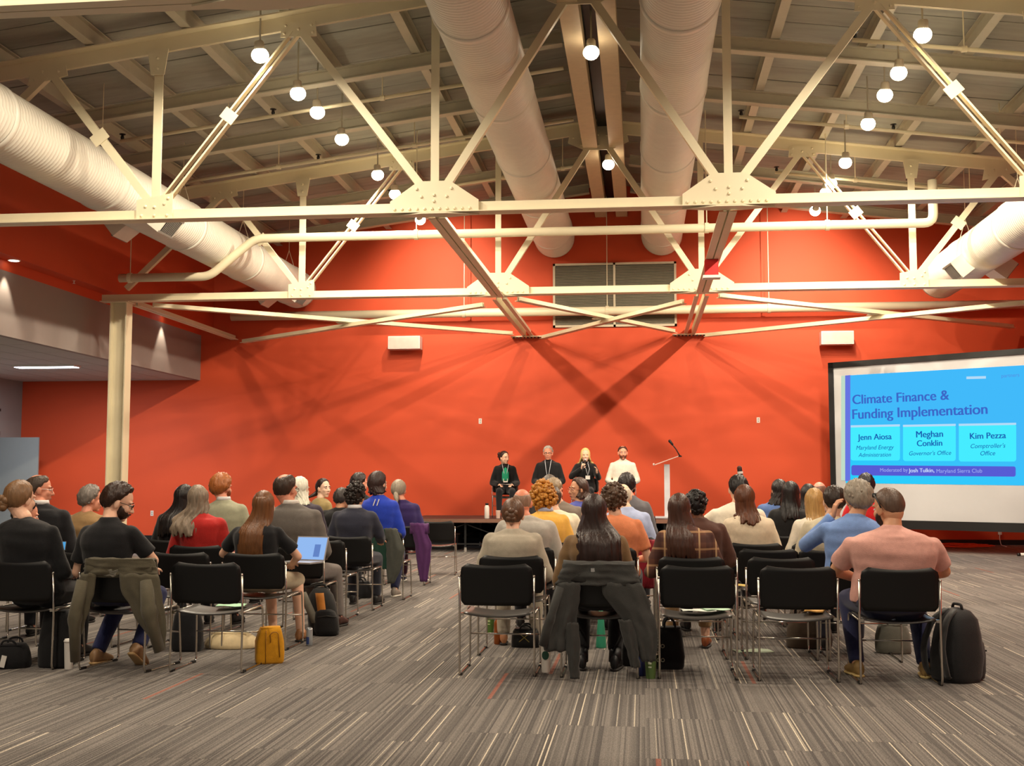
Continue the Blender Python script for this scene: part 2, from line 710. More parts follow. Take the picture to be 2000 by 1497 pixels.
def truss(Y, where, cols=True):
    t = thing('roof_truss', 'cream riveted steel roof truss ' + where, 'truss', (0, Y, 0))
    C0 = -0.74
    nodes = [C0 - 8.95, C0 - 5.45, C0 - 1.815, C0 + 1.815, C0 + 5.45, C0 + 8.95]
    ups = [C0 - 6.95, C0 - 3.6, C0, C0 + 3.6, C0 + 6.95]
    g = G()
    for p in angle_pair(0.14):
        g.prism(p, (nodes[0] - 0.35, 0, CH), (nodes[-1] + 0.2, 0, CH))
    part('bottom_chord', g, M_CREAM, t)
    for s in (-1, 1):
        g = G()
        xe = C0 + s * 9.1
        for p in angle_pair(0.2, 0.016, 0.014, -1):
            g.prism(p, (C0, 0, top_z(C0)), (xe, 0, top_z(xe)))
        part('top_chord', g, M_CREAM, t)

    def member(name, a, b, leg=0.10, single=False):
        g = G()
        a, b = Vector(a), Vector(b)
        for p in angle_pair(leg, 0.010, 0.016):
            g.prism(p, a, b, (0, 1, 0) if single else (0, 0, 1))
        part(name, g, M_CREAM, t)
    for i in (1, 2, 3, 4):
        g = G()
        w = 0.12 if i in (1, 4) else 0.105
        g.prism([(-w / 2, -0.045), (w / 2, -0.045), (w / 2, -0.033), (0.012, -0.033), (0.012, 0.05), (-0.012, 0.05), (-0.012, -0.033), (-w / 2, -0.033)], (nodes[i], 0, CH + 0.05), (nodes[i], 0, top_z(nodes[i]) - 0.06), (0, 1, 0))
        part('vertical', g, M_CREAM, t)
    pairs = [(0, 0), (1, 0), (1, 1), (2, 1), (2, 2), (3, 2), (3, 3), (4, 3), (4, 4), (5, 4)]
    for a, b in pairs:
        d = 0.17
        p, q = Vector((nodes[a], 0, CH + 0.06)), Vector((ups[b], 0, top_z(ups[b]) - 0.1))
        u = (q - p).normalized()
        p, q = p + u * d, q - u * 0.08
        twin = (a, b) in ((1, 1), (4, 3))
        if twin:
            g = G()
            sd = Vector((u.z, 0, -u.x))
            for s in (-1, 1):
                g.prism([(-0.045, -0.012), (0.045, -0.012), (0.045, 0.012), (-0.045, 0.012)], p + sd * s * 0.042, q + sd * s * 0.042, sd)
            part('diagonal', g, M_CREAM, t)
            g = G()
            mid = (p + q) / 2
            Rm = Matrix((sd, Vector((0, 1, 0)), u)).transposed()
            g.box(mid + Vector((0, -0.05, 0)), (0.2, 0.012, 0.16), Rm)
            part('tie_plate', g, M_CREAM, t)
        else:
            g = G()
            sd = Vector((u.z, 0, -u.x))
            g.bar(p, q, 0.085, 0.10, sd)
            part('diagonal', g, M_CREAM, t)
            if (a, b) in ((1, 0), (4, 4)):
                g = G()
                Rm = Matrix((sd, Vector((0, 1, 0)), u)).transposed()
                g.box((p + q) / 2 + Vector((0, -0.055, 0)), (0.22, 0.012, 0.16), Rm)
                part('tie_plate', g, M_CREAM, t)

    def gusset(poly, bolts, yoff=-0.075):
        g = G()
        for yy in (yoff,):
            n_ = len(poly)
            vs = [(x, yy - 0.008, z) for x, z in poly] + [(x, yy + 0.008, z) for x, z in poly]
            fs = [tuple(range(n_)), tuple(range(2 * n_ - 1, n_ - 1, -1))] + [((i + 1) % n_, i, n_ + i, n_ + (i + 1) % n_) for i in range(n_)]
            g.add(vs, fs)
        o = part('gusset_plate', g, M_CREAM, t)
        gb = G()
        for x, z in bolts:
            gb.lathe([(0.022, 0), (0.022, 0.006), (0.014, 0.018), (0.004, 0.021)], (0, 0, 0), 6)
            k = 24
            for q in range(len(gb.v) - k, len(gb.v)):
                v = gb.v[q]
                gb.v[q] = (x + v[0], yoff - 0.008 - v[2], z + v[1])
        part('bolts', gb, M_CREAM, o, kind='stuff')
    zb = CH - 0.07
    for i in (2, 3):
        x = nodes[i]
        gusset([(x - 0.56, zb), (x + 0.56, zb), (x + 0.56, zb + 0.15), (x + 0.2, zb + 0.40), (x - 0.2, zb + 0.40), (x - 0.56, zb + 0.15)],
               [(x + dx, zb + 0.045) for dx in np.arange(-0.5, 0.51, 0.095)] + [(x - 0.22, zb + 0.30), (x + 0.22, zb + 0.30), (x - 0.16, zb + 0.2), (x + 0.16, zb + 0.2), (x, zb + 0.22), (x, zb + 0.14)])
        g = G()
        n6 = [(-0.56, 0.0), (-0.16, -0.12), (0.16, -0.12), (0.56, 0.0), (0.16, 0.12), (-0.16, 0.12)]
        vs = [(x + a, b, zb - 0.004) for a, b in n6] + [(x + a, b, zb - 0.02) for a, b in n6]
        g.add(vs, [(0, 1, 2, 3, 4, 5), (11, 10, 9, 8, 7, 6)] + [((i + 1) % 6, i, 6 + i, 6 + (i + 1) % 6) for i in range(6)])
        part('bottom_plate', g, M_CREAM, t)
    for i in (1, 4):
        x = nodes[i]
        gusset([(x - 0.24, zb), (x + 0.24, zb), (x + 0.24, zb + 0.34), (x - 0.24, zb + 0.26)],
               [(x - 0.17, zb + 0.05), (x, zb + 0.05), (x + 0.17, zb + 0.05), (x, zb + 0.16), (x - 0.12, zb + 0.17), (x + 0.13, zb + 0.2), (x + 0.18, zb + 0.27)])
    for i in (1, 3):
        x = ups[i]
        z = top_z(x)
        gusset([(x - 0.24, z - 0.22), (x + 0.24, z - 0.22), (x + 0.22, z - 0.02), (x - 0.22, z - 0.02)], [(x - 0.17, z - 0.07), (x + 0.17, z - 0.07), (x - 0.19, z - 0.17), (x + 0.19, z - 0.17), (x, z - 0.12)], -0.03)
    for i in (0, 4):
        x = ups[i]
        z = top_z(x)
        gusset([(x - 0.3, z - 0.28), (x + 0.25, z - 0.16), (x + 0.22, z - 0.02), (x - 0.25, z - 0.05)], [(x - 0.1, z - 0.1), (x + 0.12, z - 0.1), (x - 0.2, z - 0.2)], -0.03)
    for i in (1, 4):
        x = nodes[i]
        z = top_z(x)
        gusset([(x - 0.09, z - 0.42), (x + 0.09, z - 0.42), (x + 0.14, z - 0.08), (x - 0.14, z - 0.08)], [(x, z - 0.2), (x, z - 0.34)], -0.085)
    gusset([(C0 - 0.55, top_z(C0) - 0.30), (C0 - 0.25, top_z(C0) - 0.44), (C0 + 0.25, top_z(C0) - 0.44), (C0 + 0.55, top_z(C0) - 0.30), (C0 + 0.5, top_z(C0) - 0.06), (C0, top_z(C0) + 0.02), (C0 - 0.5, top_z(C0) - 0.06)],
           [(C0 + dx, top_z(C0) - 0.16 - 0.1 * abs(dx)) for dx in np.arange(-0.45, 0.46, 0.15)] + [(C0 - 0.3, top_z(C0) - 0.34), (C0, top_z(C0) - 0.36), (C0 + 0.3, top_z(C0) - 0.34)], -0.03)
    return t


truss(7.72, 'overhead, nearest the camera')
truss(Y1, 'in front, spanning the hall above the rear seats')
truss(Y2, 'farther one, carried by the cream column at left')


# columns
def column(x, y, top, label):
    t = thing('steel_column', label, 'column', (x, y, 0))
    g = G()
    g.prism([(b, a) for a, b in ibeam(0.32, 0.26, 0.022)], (0, 0, 0.01), (0, 0, top - 0.03), (0, 1, 0))
    part('shaft', g, M_CREAM, t)
    g = G()
    g.b2(-0.2, 0.2, -0.16, 0.16, top - 0.03, top - 0.005)
    part('cap_plate', g, M_CREAM, t)
    g = G()
    g.b2(-0.2, 0.2, -0.18, 0.18, 0.0, 0.025)
    part('base_plate', g, M_CREAM, t)


column(-9.66, Y2, CH - 0.07, 'tall cream steel column at left under the far truss')

# bracing in the plane of the bottom chords
BR = {}


def brace(name, label, a, b, leg=0.09):
    g = G()
    for p in angle_pair(leg, 0.012, 0.02):
        g.prism(p, a, b)
    return tag(part(name, g, M_CREAM), label, 'brace')


zs = CH - 0.03
for i, (x, nm) in enumerate(((-2.55, 'left'), (1.075, 'right'))):
    brace('longitudinal_strut', 'horizontal %s strut running from the near truss back to the far truss' % nm, (x, Y1 + 0.1, zs - 0.02), (x, Y2 - 0.1, zs - 0.02), 0.13)
    g = G()
    for s in (-1, 1):
        g.prism([(s * 0.05, -0.09), (s * 0.13, -0.09), (s * 0.13, -0.078), (s * 0.062, -0.078), (s * 0.062, 0.06), (s * 0.05, 0.06)], (x, Y2 + 0.1, zs - 0.02), (x, YW - 0.03, zs - 0.02))
    tag(part('longitudinal_strut', g, M_CREAM), 'wide slotted %s strut from the far truss to its bracket on the red wall' % nm, 'strut')
    t = thing('wall_bracket', '%s bolted bracket plate where a strut meets the red wall' % nm, 'bracket', (x, YW, 0))
    g = G()
    g.b2(-0.38, 0.38, -0.24, -0.0, zs - 0.135, zs - 0.115)
    part('plate', g, M_CREAM, t)
    g = G()
    for dx in np.arange(-0.32, 0.33, 0.08):
        g.lathe([(0.018, -0.03), (0.018, 0)], (dx, -0.17, zs - 0.135), 6)
    part('bolts', g, M_DARKMETAL, t, kind='stuff')
xs = [(-9.5, -2.55, 'left'), (-2.55, 1.075, 'middle'), (1.075, 8.3, 'right')]
for xa, xb, nm in xs:
    brace('cross_brace', 'thin flat brace of the %s bay, running from far truss left to wall right' % nm, (xa + 0.32, Y2 + 0.3, zs - 0.06), (xb - 0.34, YW - 0.3, zs - 0.06), 0.085)
    brace('cross_brace', 'thin flat brace of the %s bay, running from far truss right to wall left' % nm, (xb - 0.32, Y2 + 0.3, zs - 0.16), (xa + 0.34, YW - 0.3, zs - 0.16), 0.085)
    g = G()
    c = Vector(((xa + xb) / 2, (Y2 + YW) / 2, zs - 0.105))
    g.box(c - Vector((0, 0, 0.004)), (0.5, 0.16, 0.006))
    tag(part('splice_plate', g, M_CREAM), 'small plate where the two braces of the %s bay cross' % nm, 'plate')
brace('longitudinal_strut', 'slim strut along the left wall from the column to the red wall', (-9.45, Y2 + 0.2, zs - 0.04), (-9.45, YW - 0.02, zs - 0.04), 0.10)

# ------------------------------------------------------------------ ducts
def duct(x, z, r, ya, yb, label, boots=()):
    t = thing('air_duct', label, 'duct', (x, 0, z))
    g = G()
    seg = 40
    prof = []
    yy = ya
    pitch = 0.075
    while yy < yb - 0.02:
        prof += [(yy, r), (yy + 0.006, r + 0.0035), (yy + 0.014, r + 0.0035), (yy + 0.02, r)]
        yy += pitch
    prof.append((yb, r))
    vs, fs = [], []
    for py, pr in prof:
        for k in range(seg):
            a = 2 * PI * k / seg
            sk = 0.0375 * k / seg * 2
            vs.append((pr * math.cos(a), py + (sk if ya < py < yb - 0.1 else 0), pr * math.sin(a)))
    n_ = len(prof)
    for i in range(n_ - 1):
        for k in range(seg):
            k2 = (k + 1) % seg
            fs.append((i * seg + k2, i * seg + k, (i + 1) * seg + k, (i + 1) * seg + k2))
    fs.append(tuple(range(seg)))
    g.add(vs, fs)
    part('pipe_shell', g, M_DUCT, t, smooth=True)
    g = G()
    pr = [(r + 0.004, 0), (r - 0.01, 0.06), (r - 0.09, 0.11), (0.02, 0.12)]
    vs, fs = [], []
    for rr, dy in pr:
        for k in range(seg):
            a = 2 * PI * k / seg
            vs.append((rr * math.cos(a), yb + dy, rr * math.sin(a)))
    for i in range(3):
        for k in range(seg):
            k2 = (k + 1) % seg
            fs.append((i * seg + k2, i * seg + k, (i + 1) * seg + k, (i + 1) * seg + k2))
    fs.append(tuple(range(3 * seg, 4 * seg)))
    g.add(vs, fs)
    part('end_cap', g, M_DUCT, t, smooth=True)
    yj = ya + 2.9
    while yj < yb - 0.4:
        g = G()
        vs, fs = [], []
        for dy, rr in ((-0.05, r + 0.002), (-0.04, r + 0.016), (0.04, r + 0.016), (0.05, r + 0.002)):
            for k in range(seg):
                a = 2 * PI * k / seg
                vs.append((rr * math.cos(a), yj + dy, rr * math.sin(a)))
        for i in range(3):
            for k in range(seg):
                k2 = (k + 1) % seg
                fs.append((i * seg + k2, i * seg + k, (i + 1) * seg + k, (i + 1) * seg + k2))
        g.add(vs, fs)
        part('joint_band', g, M_DUCT, t, smooth=True)
        g = G()
        zt = deck_z(x) - z
        for s in (-1, 1):
            g.cyl((s * r * 0.3, yj, r * 0.9), (0, yj, r + 0.35), 0.006, seg=6)
        g.cyl((0, yj, r + 0.35), (0, yj, zt - 0.02), 0.006, seg=6)
        part('hanger_wire', g, M_CREAM, t)
        yj += 3.05
    for yb_, side in boots:
        an = math.radians(-38 if side > 0 else -142)
        d = Vector((math.cos(an), 0, math.sin(an)))
        u = Vector((-d.z, 0, d.x))
        Rm = Matrix((u, Vector((0, 1, 0)), d)).transposed()
        g = G()
        g.box(d * (r + 0.06) + Vector((0, yb_, 0)), (0.34, 0.52, 0.34), Rm)
        bo = part('diffuser_box', g, M_DUCT, t)
        g = G()
        c = d * (r + 0.232) + Vector((0, yb_, 0))
        g.box(c, (0.28, 0.46, 0.01), Rm)
        part('outlet', g, M_BLACK, bo)
        g = G()
        for q in range(-4, 5):
            g.box(c + Vector((0, q * 0.05, 0)) + d * 0.006, (0.28, 0.012, 0.012), Rm)
        for q in (-1, 1):
            g.box(c + u * (q * 0.15) + d * 0.004, (0.03, 0.52, 0.02), Rm)
        part('louver', g, mat('grey louvre', (120, 116, 108), 0.5), bo, kind='stuff')


duct(-7.78, 5.72, 0.42, 4, 25.9, 'large cream spiral duct hung along the left side wall', ((17.4, 1), (17.6, -1), (24.6, 1), (24.8, -1)))
duct(-1.93, 6.85, 0.452, 4, 26.2, 'large cream spiral duct hung just left of the ridge')
duct(0.475, 6.85, 0.452, 4, 26.2, 'large cream spiral duct hung just right of the ridge')
duct(5.95, 5.41, 0.40, 4, 24.1, 'large cream spiral duct hung along the right side', ((21.4, 1), (21.2, -1)))

# ------------------------------------------------------------------ sprinkler pipes
def round_path(pts, r, n=5):
    pts = [Vector(p) for p in pts]
    out = [pts[0]]
    for i in range(1, len(pts) - 1):
        a, b, c = pts[i - 1], pts[i], pts[i + 1]
        u, v = (a - b).normalized(), (c - b).normalized()
        p, q = b + u * r, b + v * r
        for k in range(n + 1):
            t = k / n
            out.append(p * (1 - t) ** 2 + b * 2 * t * (1 - t) + q * t * t)
    out.append(pts[-1])
    return out


def pipe(label, pts, r, rods=(), bend=0.16):
    t = thing('sprinkler_pipe', label, 'pipe', (0, 0, 0))
    g = G()
    g.tube(round_path(pts, bend) if len(pts) > 2 else pts, r, 14)
    part('run', g, M_CREAM, t, smooth=True)
    for (x, y, z, up) in rods:
        g = G()
        g.cyl((x, y, z + r), (x, y, up), 0.009, seg=6)
        part('hanger_rod', g, M_CREAM, t)
        g = G()
        g.tube([(x - 0.03, y, z), (x - 0.03, y, z)] if False else [(x - 0.035, y, z), (x + 0.035, y, z)], r + 0.014, 14)
        part('clamp', g, M_CREAM, t)
    return t


yp = Y2 - 0.45
pipe('thick cream sprinkler main that kinks upward before the far truss', [(-9.5, yp, 5.08), (-7.8, yp, 5.08), (-6.95, yp, 5.76), (4.97, yp, 5.76), (4.97, yp, 6.5)], 0.078,
     [(x, yp, 5.76, deck_z(x) - 0.02) for x in (-3.98, 1.15, 3.2)] + [(-9.3, yp, 5.08, 6.9)])
y3 = YW - 0.35
pipe('thick straight cream pipe hung along the red front wall', [(-9.42, y3, 5.16), (8.3, y3, 5.16)], 0.098, [(x, y3, 5.16, deck_z(x) - 0.02) for x in (-3.98, -0.75, 2.8)])
for i, (xa, xb, y, nm) in enumerate(((-7.9, -1.1, 16.9, 'left slope, nearest the near truss'), (-7.9, -1.1, 19.4, 'left slope, just before the far truss'), (-4.9, -1.1, 22.3, 'left slope, behind the far truss'),
                                     (2.75, 8.3, 15.2, 'right slope, nearest the near truss'), (1.6, 8.3, 18.8, 'right slope, just before the far truss'), (2.5, 8.3, 21.9, 'right slope, behind the far truss'))):
    za, zb_ = deck_z(xa) - 0.62, deck_z(xb) - 0.62
    mid = [(xa + (xb - xa) * q) for q in (0.25, 0.6, 0.9)]
    t = pipe('thin cream branch pipe under the ' + nm, [(xa, y, za), (xb, y, zb_)], 0.028, [(x, y, za + (zb_ - za) * (x - xa) / (xb - xa), deck_z(x) - 0.02) for x in mid])
    xe = xa if xa < -2 else xa
    for xh in (xe + 0.03, xe + 2.4):
        zh = za + (zb_ - za) * (xh - xa) / (xb - xa)
        g = G()
        g.lathe([(0.02, 0.02), (0.03, 0.05), (0.02, 0.09), (0.05, 0.10), (0.05, 0.108)], (xh, y, zh), 8)
        part('sprinkler_head', g, M_DARKMETAL, t)

# red device on the right strut
t = thing('alarm_horn', 'small red box with white underside clipped to the right strut', 'alarm', (1.05, 17.6, CH - 0.42))
g = G()
g.b2(-0.1, 0.1, -0.08, 0.08, 0.06, 0.30)
part('housing', g, mat('signal red', (196, 22, 20), 0.4), t)
g = G()
g.b2(-0.13, 0.13, -0.1, 0.1, 0.02, 0.06)
part('underside', g, M_WHITE, t)

# ------------------------------------------------------------------ wall fittings
t = thing('wall_grille', 'wide grey two-panel return grille high on the red wall', 'grille', (0, YW, 0))
ga, gb_ = at_y(1080, 516, YW - 0.03), at_y(1322, 637, YW - 0.03)
gx0, gx1, gz0, gz1 = ga.x, gb_.x, gb_.z, ga.z
g = G()
for a, b, c, d in ((gx0, gx1, gz1 - 0.05, gz1), (gx0, gx1, gz0, gz0 + 0.05), (gx0, gx0 + 0.05, gz0, gz1), (gx1 - 0.05, gx1, gz0, gz1), ((gx0 + gx1) / 2 - 0.025, (gx0 + gx1) / 2 + 0.025, gz0, gz1)):
    g.b2(a, b, -0.06, 0, c, d)
part('frame', g, mat('pale grille frame', (196, 184, 158), 0.5), t)
g = G()
g.b2(gx0, gx1, -0.02, -0.004, gz0, gz1)
part('backing', g, mat('dark grille backing', (52, 50, 44), 0.8), t)
g = G()
zz = gz0 + 0.07
while zz < gz1 - 0.06:
    for xa, xb in ((gx0 + 0.05, (gx0 + gx1) / 2 - 0.025), ((gx0 + gx1) / 2 + 0.025, gx1 - 0.05)):
        g.box(((xa + xb) / 2, -0.04, zz), (xb - xa, 0.03, 0.006), rot('X', 35))
    zz += 0.028
part('blades', g, mat('grille blade', (150, 144, 126), 0.5), t, kind='stuff')
for i, (px0, py0, px1, py1, nm) in enumerate(((758, 657, 820, 681, 'left of the stage'), (1604, 647, 1668, 672, 'above the projection screen'))):
    a, b = at_y(px0, py0, YW - 0.4), at_y(px1, py1, YW - 0.4)
    t = thing('wall_speaker', 'white boxy wall speaker high on the red wall, %s' % nm, 'speaker', ((a.x + b.x) / 2, YW - 0.2, (a.z + b.z) / 2))
    w, h = (b.x - a.x) / 2, (a.z - b.z) / 2
    g = G()
    g.b2(-w, w, -0.2, 0.1, -h, h)
    part('cabinet', g, M_WHITE, t)
    g = G()
    g.b2(-w + 0.02, w - 0.02, -0.206, -0.2, -h + 0.02, h - 0.02)
    part('front_grille', g, mat('white speaker mesh', (214, 208, 196), 0.7, bump=0.5, bscale=300), t)
    g = G()
    g.b2(-0.08, 0.08, 0.1, 0.2, -0.06, 0.06)
    part('mount', g, M_WHITE, t)
for px, py, nm in ((938, 823, 'left of the stage panel'), (1481, 821, 'left of the projection screen'), (297, 1003, 'low on the red wall right of the cream column')):
    a = at_y(px, py, YW)
    t = thing('wall_plate', 'small white wall plate ' + nm, 'wall plate', (a.x, YW, a.z))
    g = G()
    g.b2(-0.035, 0.035, -0.008, 0, -0.06, 0.06)
    part('cover', g, M_WHITE, t)
    g = G()
    for s in (-1, 1):
        g.b2(-0.014, 0.014, -0.011, -0.008, s * 0.024 - 0.014, s * 0.024 + 0.014)
    part('socket', g, mat('socket grey', (150, 146, 138), 0.5), t)

# ------------------------------------------------------------------ lamps
AIM = {}


def lamp(x, y, z, label, aim, energy, cone=math.radians(125), blend=0.5, vis=True):
    t = thing('track_lamp', label, 'lamp', (x, y, z))
    d = (Vector(aim) - Vector((x, y, z))).normalized()
    s = d.cross(Vector((0, 0, 1)))
    s = s.normalized() if s.length > 1e-4 else Vector((1, 0, 0))
    u = s.cross(d)
    Rm = Matrix((s, u, d)).transposed()
    g = G()
    g.lathe([(0.045, -0.15), (0.06, -0.13), (0.065, -0.05), (0.09, 0.0), (0.094, 0.02)], (0, 0, 0), 16)
    g.v = [tuple(Rm @ Vector(v)) for v in g.v]
    part('housing', g, mat('lamp housing', (200, 190, 168), 0.5), t, smooth=True)
    g = G()
    g.ell(d * 0.035, (0.112, 0.112, 0.10), Rm, 14, 8)
    part('lens', g, emat('warm lamp lens', (255, 238, 205), 14.0), t, smooth=True)
    g = G()
    top = deck_z(x) - z - 0.02
    g.cyl((0, 0, 0.08), (0, 0, min(top, 1.2)), 0.012, seg=6)
    part('stem', g, M_PURLIN, t)
    ld = bpy.data.lights.new('lamp_light', 'SPOT')
    ld.energy = energy
    ld.color = (1.0, 0.85, 0.66)
    ld.spot_size = cone
    ld.spot_blend = blend
    ld.shadow_soft_size = 0.05
    lo = bpy.data.objects.new('lamp_light', ld)
    COL.objects.link(lo)
    lo.parent = t
    lo.location = d * 0.18
    lo.rotation_euler = Vector(d).to_track_quat('-Z', 'Y').to_euler()


WORDS = {1: 'first of six', 3: 'second of six', 6: 'third of six', 8: 'fourth of six', 10: 'fifth of six', 12: 'last of six'}
ordn = ['first', 'second', 'third', 'fourth', 'fifth', 'sixth', 'seventh', 'eighth']
cl = cr = 0
for i, (x, y, z) in enumerate(LAMPS):
    if z > 7:
        lamp(x, y, z, 'glowing lamp in the ridge slot ' + ('above the near truss' if y < 18 else 'near the front wall'), (x, y + 0.6, 0), 380, math.radians(80))
        continue
    side = 'left' if x < 0 else 'right'
    if y < 14:
        lamp(x, y, z, 'unseen %s track lamp above the seats, %s from the camera' % (side, WORDS[int(y)]), (x, y + 1.0, 0), 355, math.radians(160), 0.35)
        continue
    if x < 0:
        nm = ordn[cl] + ' glowing lamp of the left track counted from the camera'
        cl += 1
    else:
        nm = ordn[cr] + ' glowing lamp of the right track counted from the camera'
        cr += 1
    if y < 23:
        lamp(x, y, z, nm, (x * 0.97, y + 1.6, 0), 385, math.radians(160), 0.35)
    else:
        lamp(x, y, z, nm, (x * 0.97, YW, 5.7), 430, math.radians(96), 0.8)

# recessed downlights in the soffit and the fluorescent in the dropped ceiling
for i, (y, nm) in enumerate(((17.9, 'nearer the camera'), (24.2, 'nearer the red wall'))):
    t = thing('downlight', 'round recessed downlight in the red soffit, %s' % nm, 'downlight', (-10.12, y, SOF))
    g = G()
    g.lathe([(0.10, -0.012), (0.10, 0.0)], (0, 0, 0), 20)
    part('trim_ring', g, M_WHITE, t)
    g = G()
    g.lathe([(0.08, -0.016), (0.08, -0.012)], (0, 0, 0), 20)
    part('lens', g, emat('downlight lens', (255, 244, 224), 6.0), t)
    ld = bpy.data.lights.new('downlight_beam', 'SPOT')
    ld.energy = 110
    ld.color = (1.0, 0.86, 0.66)
    ld.spot_size = math.radians(60)
    ld.spot_blend = 0.5
    ld.shadow_soft_size = 0.03
    lo = bpy.data.objects.new('downlight_beam', ld)
    COL.objects.link(lo)
    lo.parent = t
    lo.location = (0.0, 0, -0.03)
    lo.rotation_euler = (0, 0.0, 0)
t = thing('fluorescent_light', 'long white fluorescent fixture in the dropped ceiling at left', 'ceiling light', (-12.1, 22.8, BULK_B))
g = G()
g.b2(-0.66, 0.66, -0.16, 0.16, -0.03, 0.01)
part('frame', g, M_WHITE, t)
g = G()
g.b2(-0.63, 0.63, -0.13, 0.13, -0.04, -0.03)
part('diffuser', g, emat('cool tube glow', (236, 236, 255), 9.0), t)
ld = bpy.data.lights.new('fluorescent_glow', 'AREA')
ld.shape = 'RECTANGLE'
ld.size, ld.size_y = 1.26, 0.26
ld.energy = 210
ld.color = (0.92, 0.93, 1.0)
lo = bpy.data.objects.new('fluorescent_glow', ld)
COL.objects.link(lo)
lo.parent = t
lo.location = (0, 0, -0.05)
t = thing('soffit_sprinkler', 'tiny sprinkler head under the red soffit beside the downlight', 'sprinkler', (-10.1, 19.9, SOF))
g = G()
g.lathe([(0.03, -0.05), (0.008, -0.045), (0.008, -0.006), (0.03, 0.0)], (0, 0, 0), 10)
part('deflector', g, M_WHITE, t)
t = thing('wall_box', 'small grey box high on the far left wall above the door', 'box', (-14.55, 24.8, 3.0))
g = G()
g.b2(-0.1, 0.12, -0.35, 0.35, 0.0, 0.35)
part('case', g, M_GREY, t)
g = G()
g.b2(-0.1, 0.14, -0.37, 0.37, -0.06, 0.0)
part('bottom_lip', g, M_BLACK, t)
# ------------------------------------------------------------------ stacking chairs
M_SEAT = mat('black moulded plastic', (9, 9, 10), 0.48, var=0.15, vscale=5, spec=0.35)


def make_chair():
    t = thing('stacking_chair', 'x', 'chair')
    for s in (-1, 1):
        g = G()
        x = s * 0.265
        pts = [(x, -0.275, 0.70), (x, -0.27, 0.62), (x, -0.245, 0.40), (x, -0.25, 0.02), (x, -0.215, 0.007), (x, 0.215, 0.007), (x, 0.25, 0.02), (x * 0.97, 0.22, 0.40), (x * 0.97, 0.185, 0.437), (x * 0.97, -0.235, 0.425)]
        g.tube(round_path([pts[0], pts[2], (x, -0.255, 0.007), (x, 0.255, 0.007), (x * 0.97, 0.225, 0.437), (x * 0.97, -0.235, 0.425)], 0.045, 4), 0.0078, 8)
        g.ell(pts[0], 0.0105, None, 8, 6)
        sf = part('side_frame', g, M_CHROME, t, smooth=True)
        g = G()
        for y in (-0.2, 0.2):
            g = G()
            g.box((x, y, 0.009), (0.02, 0.06, 0.018))
            part('glide', g, M_BLACK, sf)
    g = G()
    g.cyl((-0.258, 0.236, 0.235), (0.258, 0.236, 0.235), 0.006, seg=8)
    part('crossbar', g, M_CHROME, t, smooth=True)
    g = G()
    n, m = 11, 17
    grid = []
    for i in range(n):
        v = i / (n - 1)
        row = []
        for j in range(m):
            u = -1 + 2 * j / (m - 1)
            z = 0.495 + v * 0.295
            z -= 0.016 * (1 - u * u) * v * v
            xx = u * 0.255
            if v > 0.8:
                k = (v - 0.8) / 0.2
                lim = 0.255 - 0.05 * (1 - math.sqrt(max(0, 1 - k * k)))
                xx = u * lim
            if v < 0.15:
                k = (0.15 - v) / 0.15
                xx = u * (0.255 - 0.025 * (1 - math.sqrt(max(0, 1 - k * k))))
            y = -0.268 - 0.028 * (1 - u * u) - 0.03 * (v - 0.3)
            row.append((xx, y, z))
        grid.append(row)
    g.sheet(grid, 0.011, (0, -1, 0))
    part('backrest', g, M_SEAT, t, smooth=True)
    g = G()
    grid = []
    n, m = 13, 13
    for i in range(n):
        v = i / (n - 1)
        row = []
        for j in range(m):
            u = -1 + 2 * j / (m - 1)
            y = -0.225 + v * 0.47
            z = 0.452 - 0.026 * (1 - u * u) - 0.014 * math.sin(v * PI)
            if v < 0.12:
                z -= 0.012 * (1 - v / 0.12)
            if v > 0.82:
                z -= 0.04 * ((v - 0.82) / 0.18) ** 2
            row.append((u * 0.243, y, z))
        grid.append(row)
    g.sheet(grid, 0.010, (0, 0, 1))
    part('seat', g, mat('sheen-lightened seat shell', (58, 54, 51), 0.36, var=0.1, spec=0.6), t, smooth=True)  # black plastic lightened to grey: grazing sheen put into the base colour
    for s in (-1, 1):
        g = G()
        g.box((s * 0.252, -0.242, 0.43), (0.03, 0.022, 0.02))
        part('seat_bracket', g, M_CHROME, t)
    return t


_chair = [make_chair(), False]
SEATS = {}


def chair(x, y, label, rz=0.0, z=0.0, group='black stacking chairs of the audience'):
    """x, y: floor centre of the chair"""
    if not _chair[1]:
        _chair[1] = True
        c = _chair[0]
        c.location = (x, y, z)
        c.rotation_euler = (0, 0, rz)
        c['label'] = label
        c['group'] = group
    else:
        c = copy_tree(_chair[0], label, group, (x, y, z), rz)
    return c


RB = {'A': -1.03, 'B': -0.31, 'C': 0.37, 'D': 1.05, 'E': 1.71}
LB = {'a': -3.12, 'b': -3.78, 'c': -4.54, 'd': -5.25}
# empty chairs
chair(RB['A'], 8.6, 'empty black chair at the aisle, rear row of the right block')
chair(RB['C'], 8.6, 'empty black chair with pale papers on its seat, rear row')
chair(RB['D'], 8.58, 'empty black chair with an orange-edged notebook on its seat, rear row')
chair(RB['D'], 9.56, 'empty black chair right in front of the one with the notebook')
chair(RB['D'] + 0.02, 10.68, 'empty black chair two rows ahead of the one with the notebook')
chair(LB['a'], 8.52, 'empty black chair with a green sheet on its seat, left of the aisle')
chair(LB['b'], 9.66, 'empty black chair just ahead of the one with the green sheet')
chair(-4.62, 9.66, 'empty black chair ahead of the man in the black polo, left part')
chair(-3.18, 11.74, 'empty black chair with a bright seat ahead of the grey-suited man')
chair(-3.02, 17.35, 'empty black chair nearest the stage at the left aisle', math.radians(6))
# ------------------------------------------------------------------ people
JOBS = []


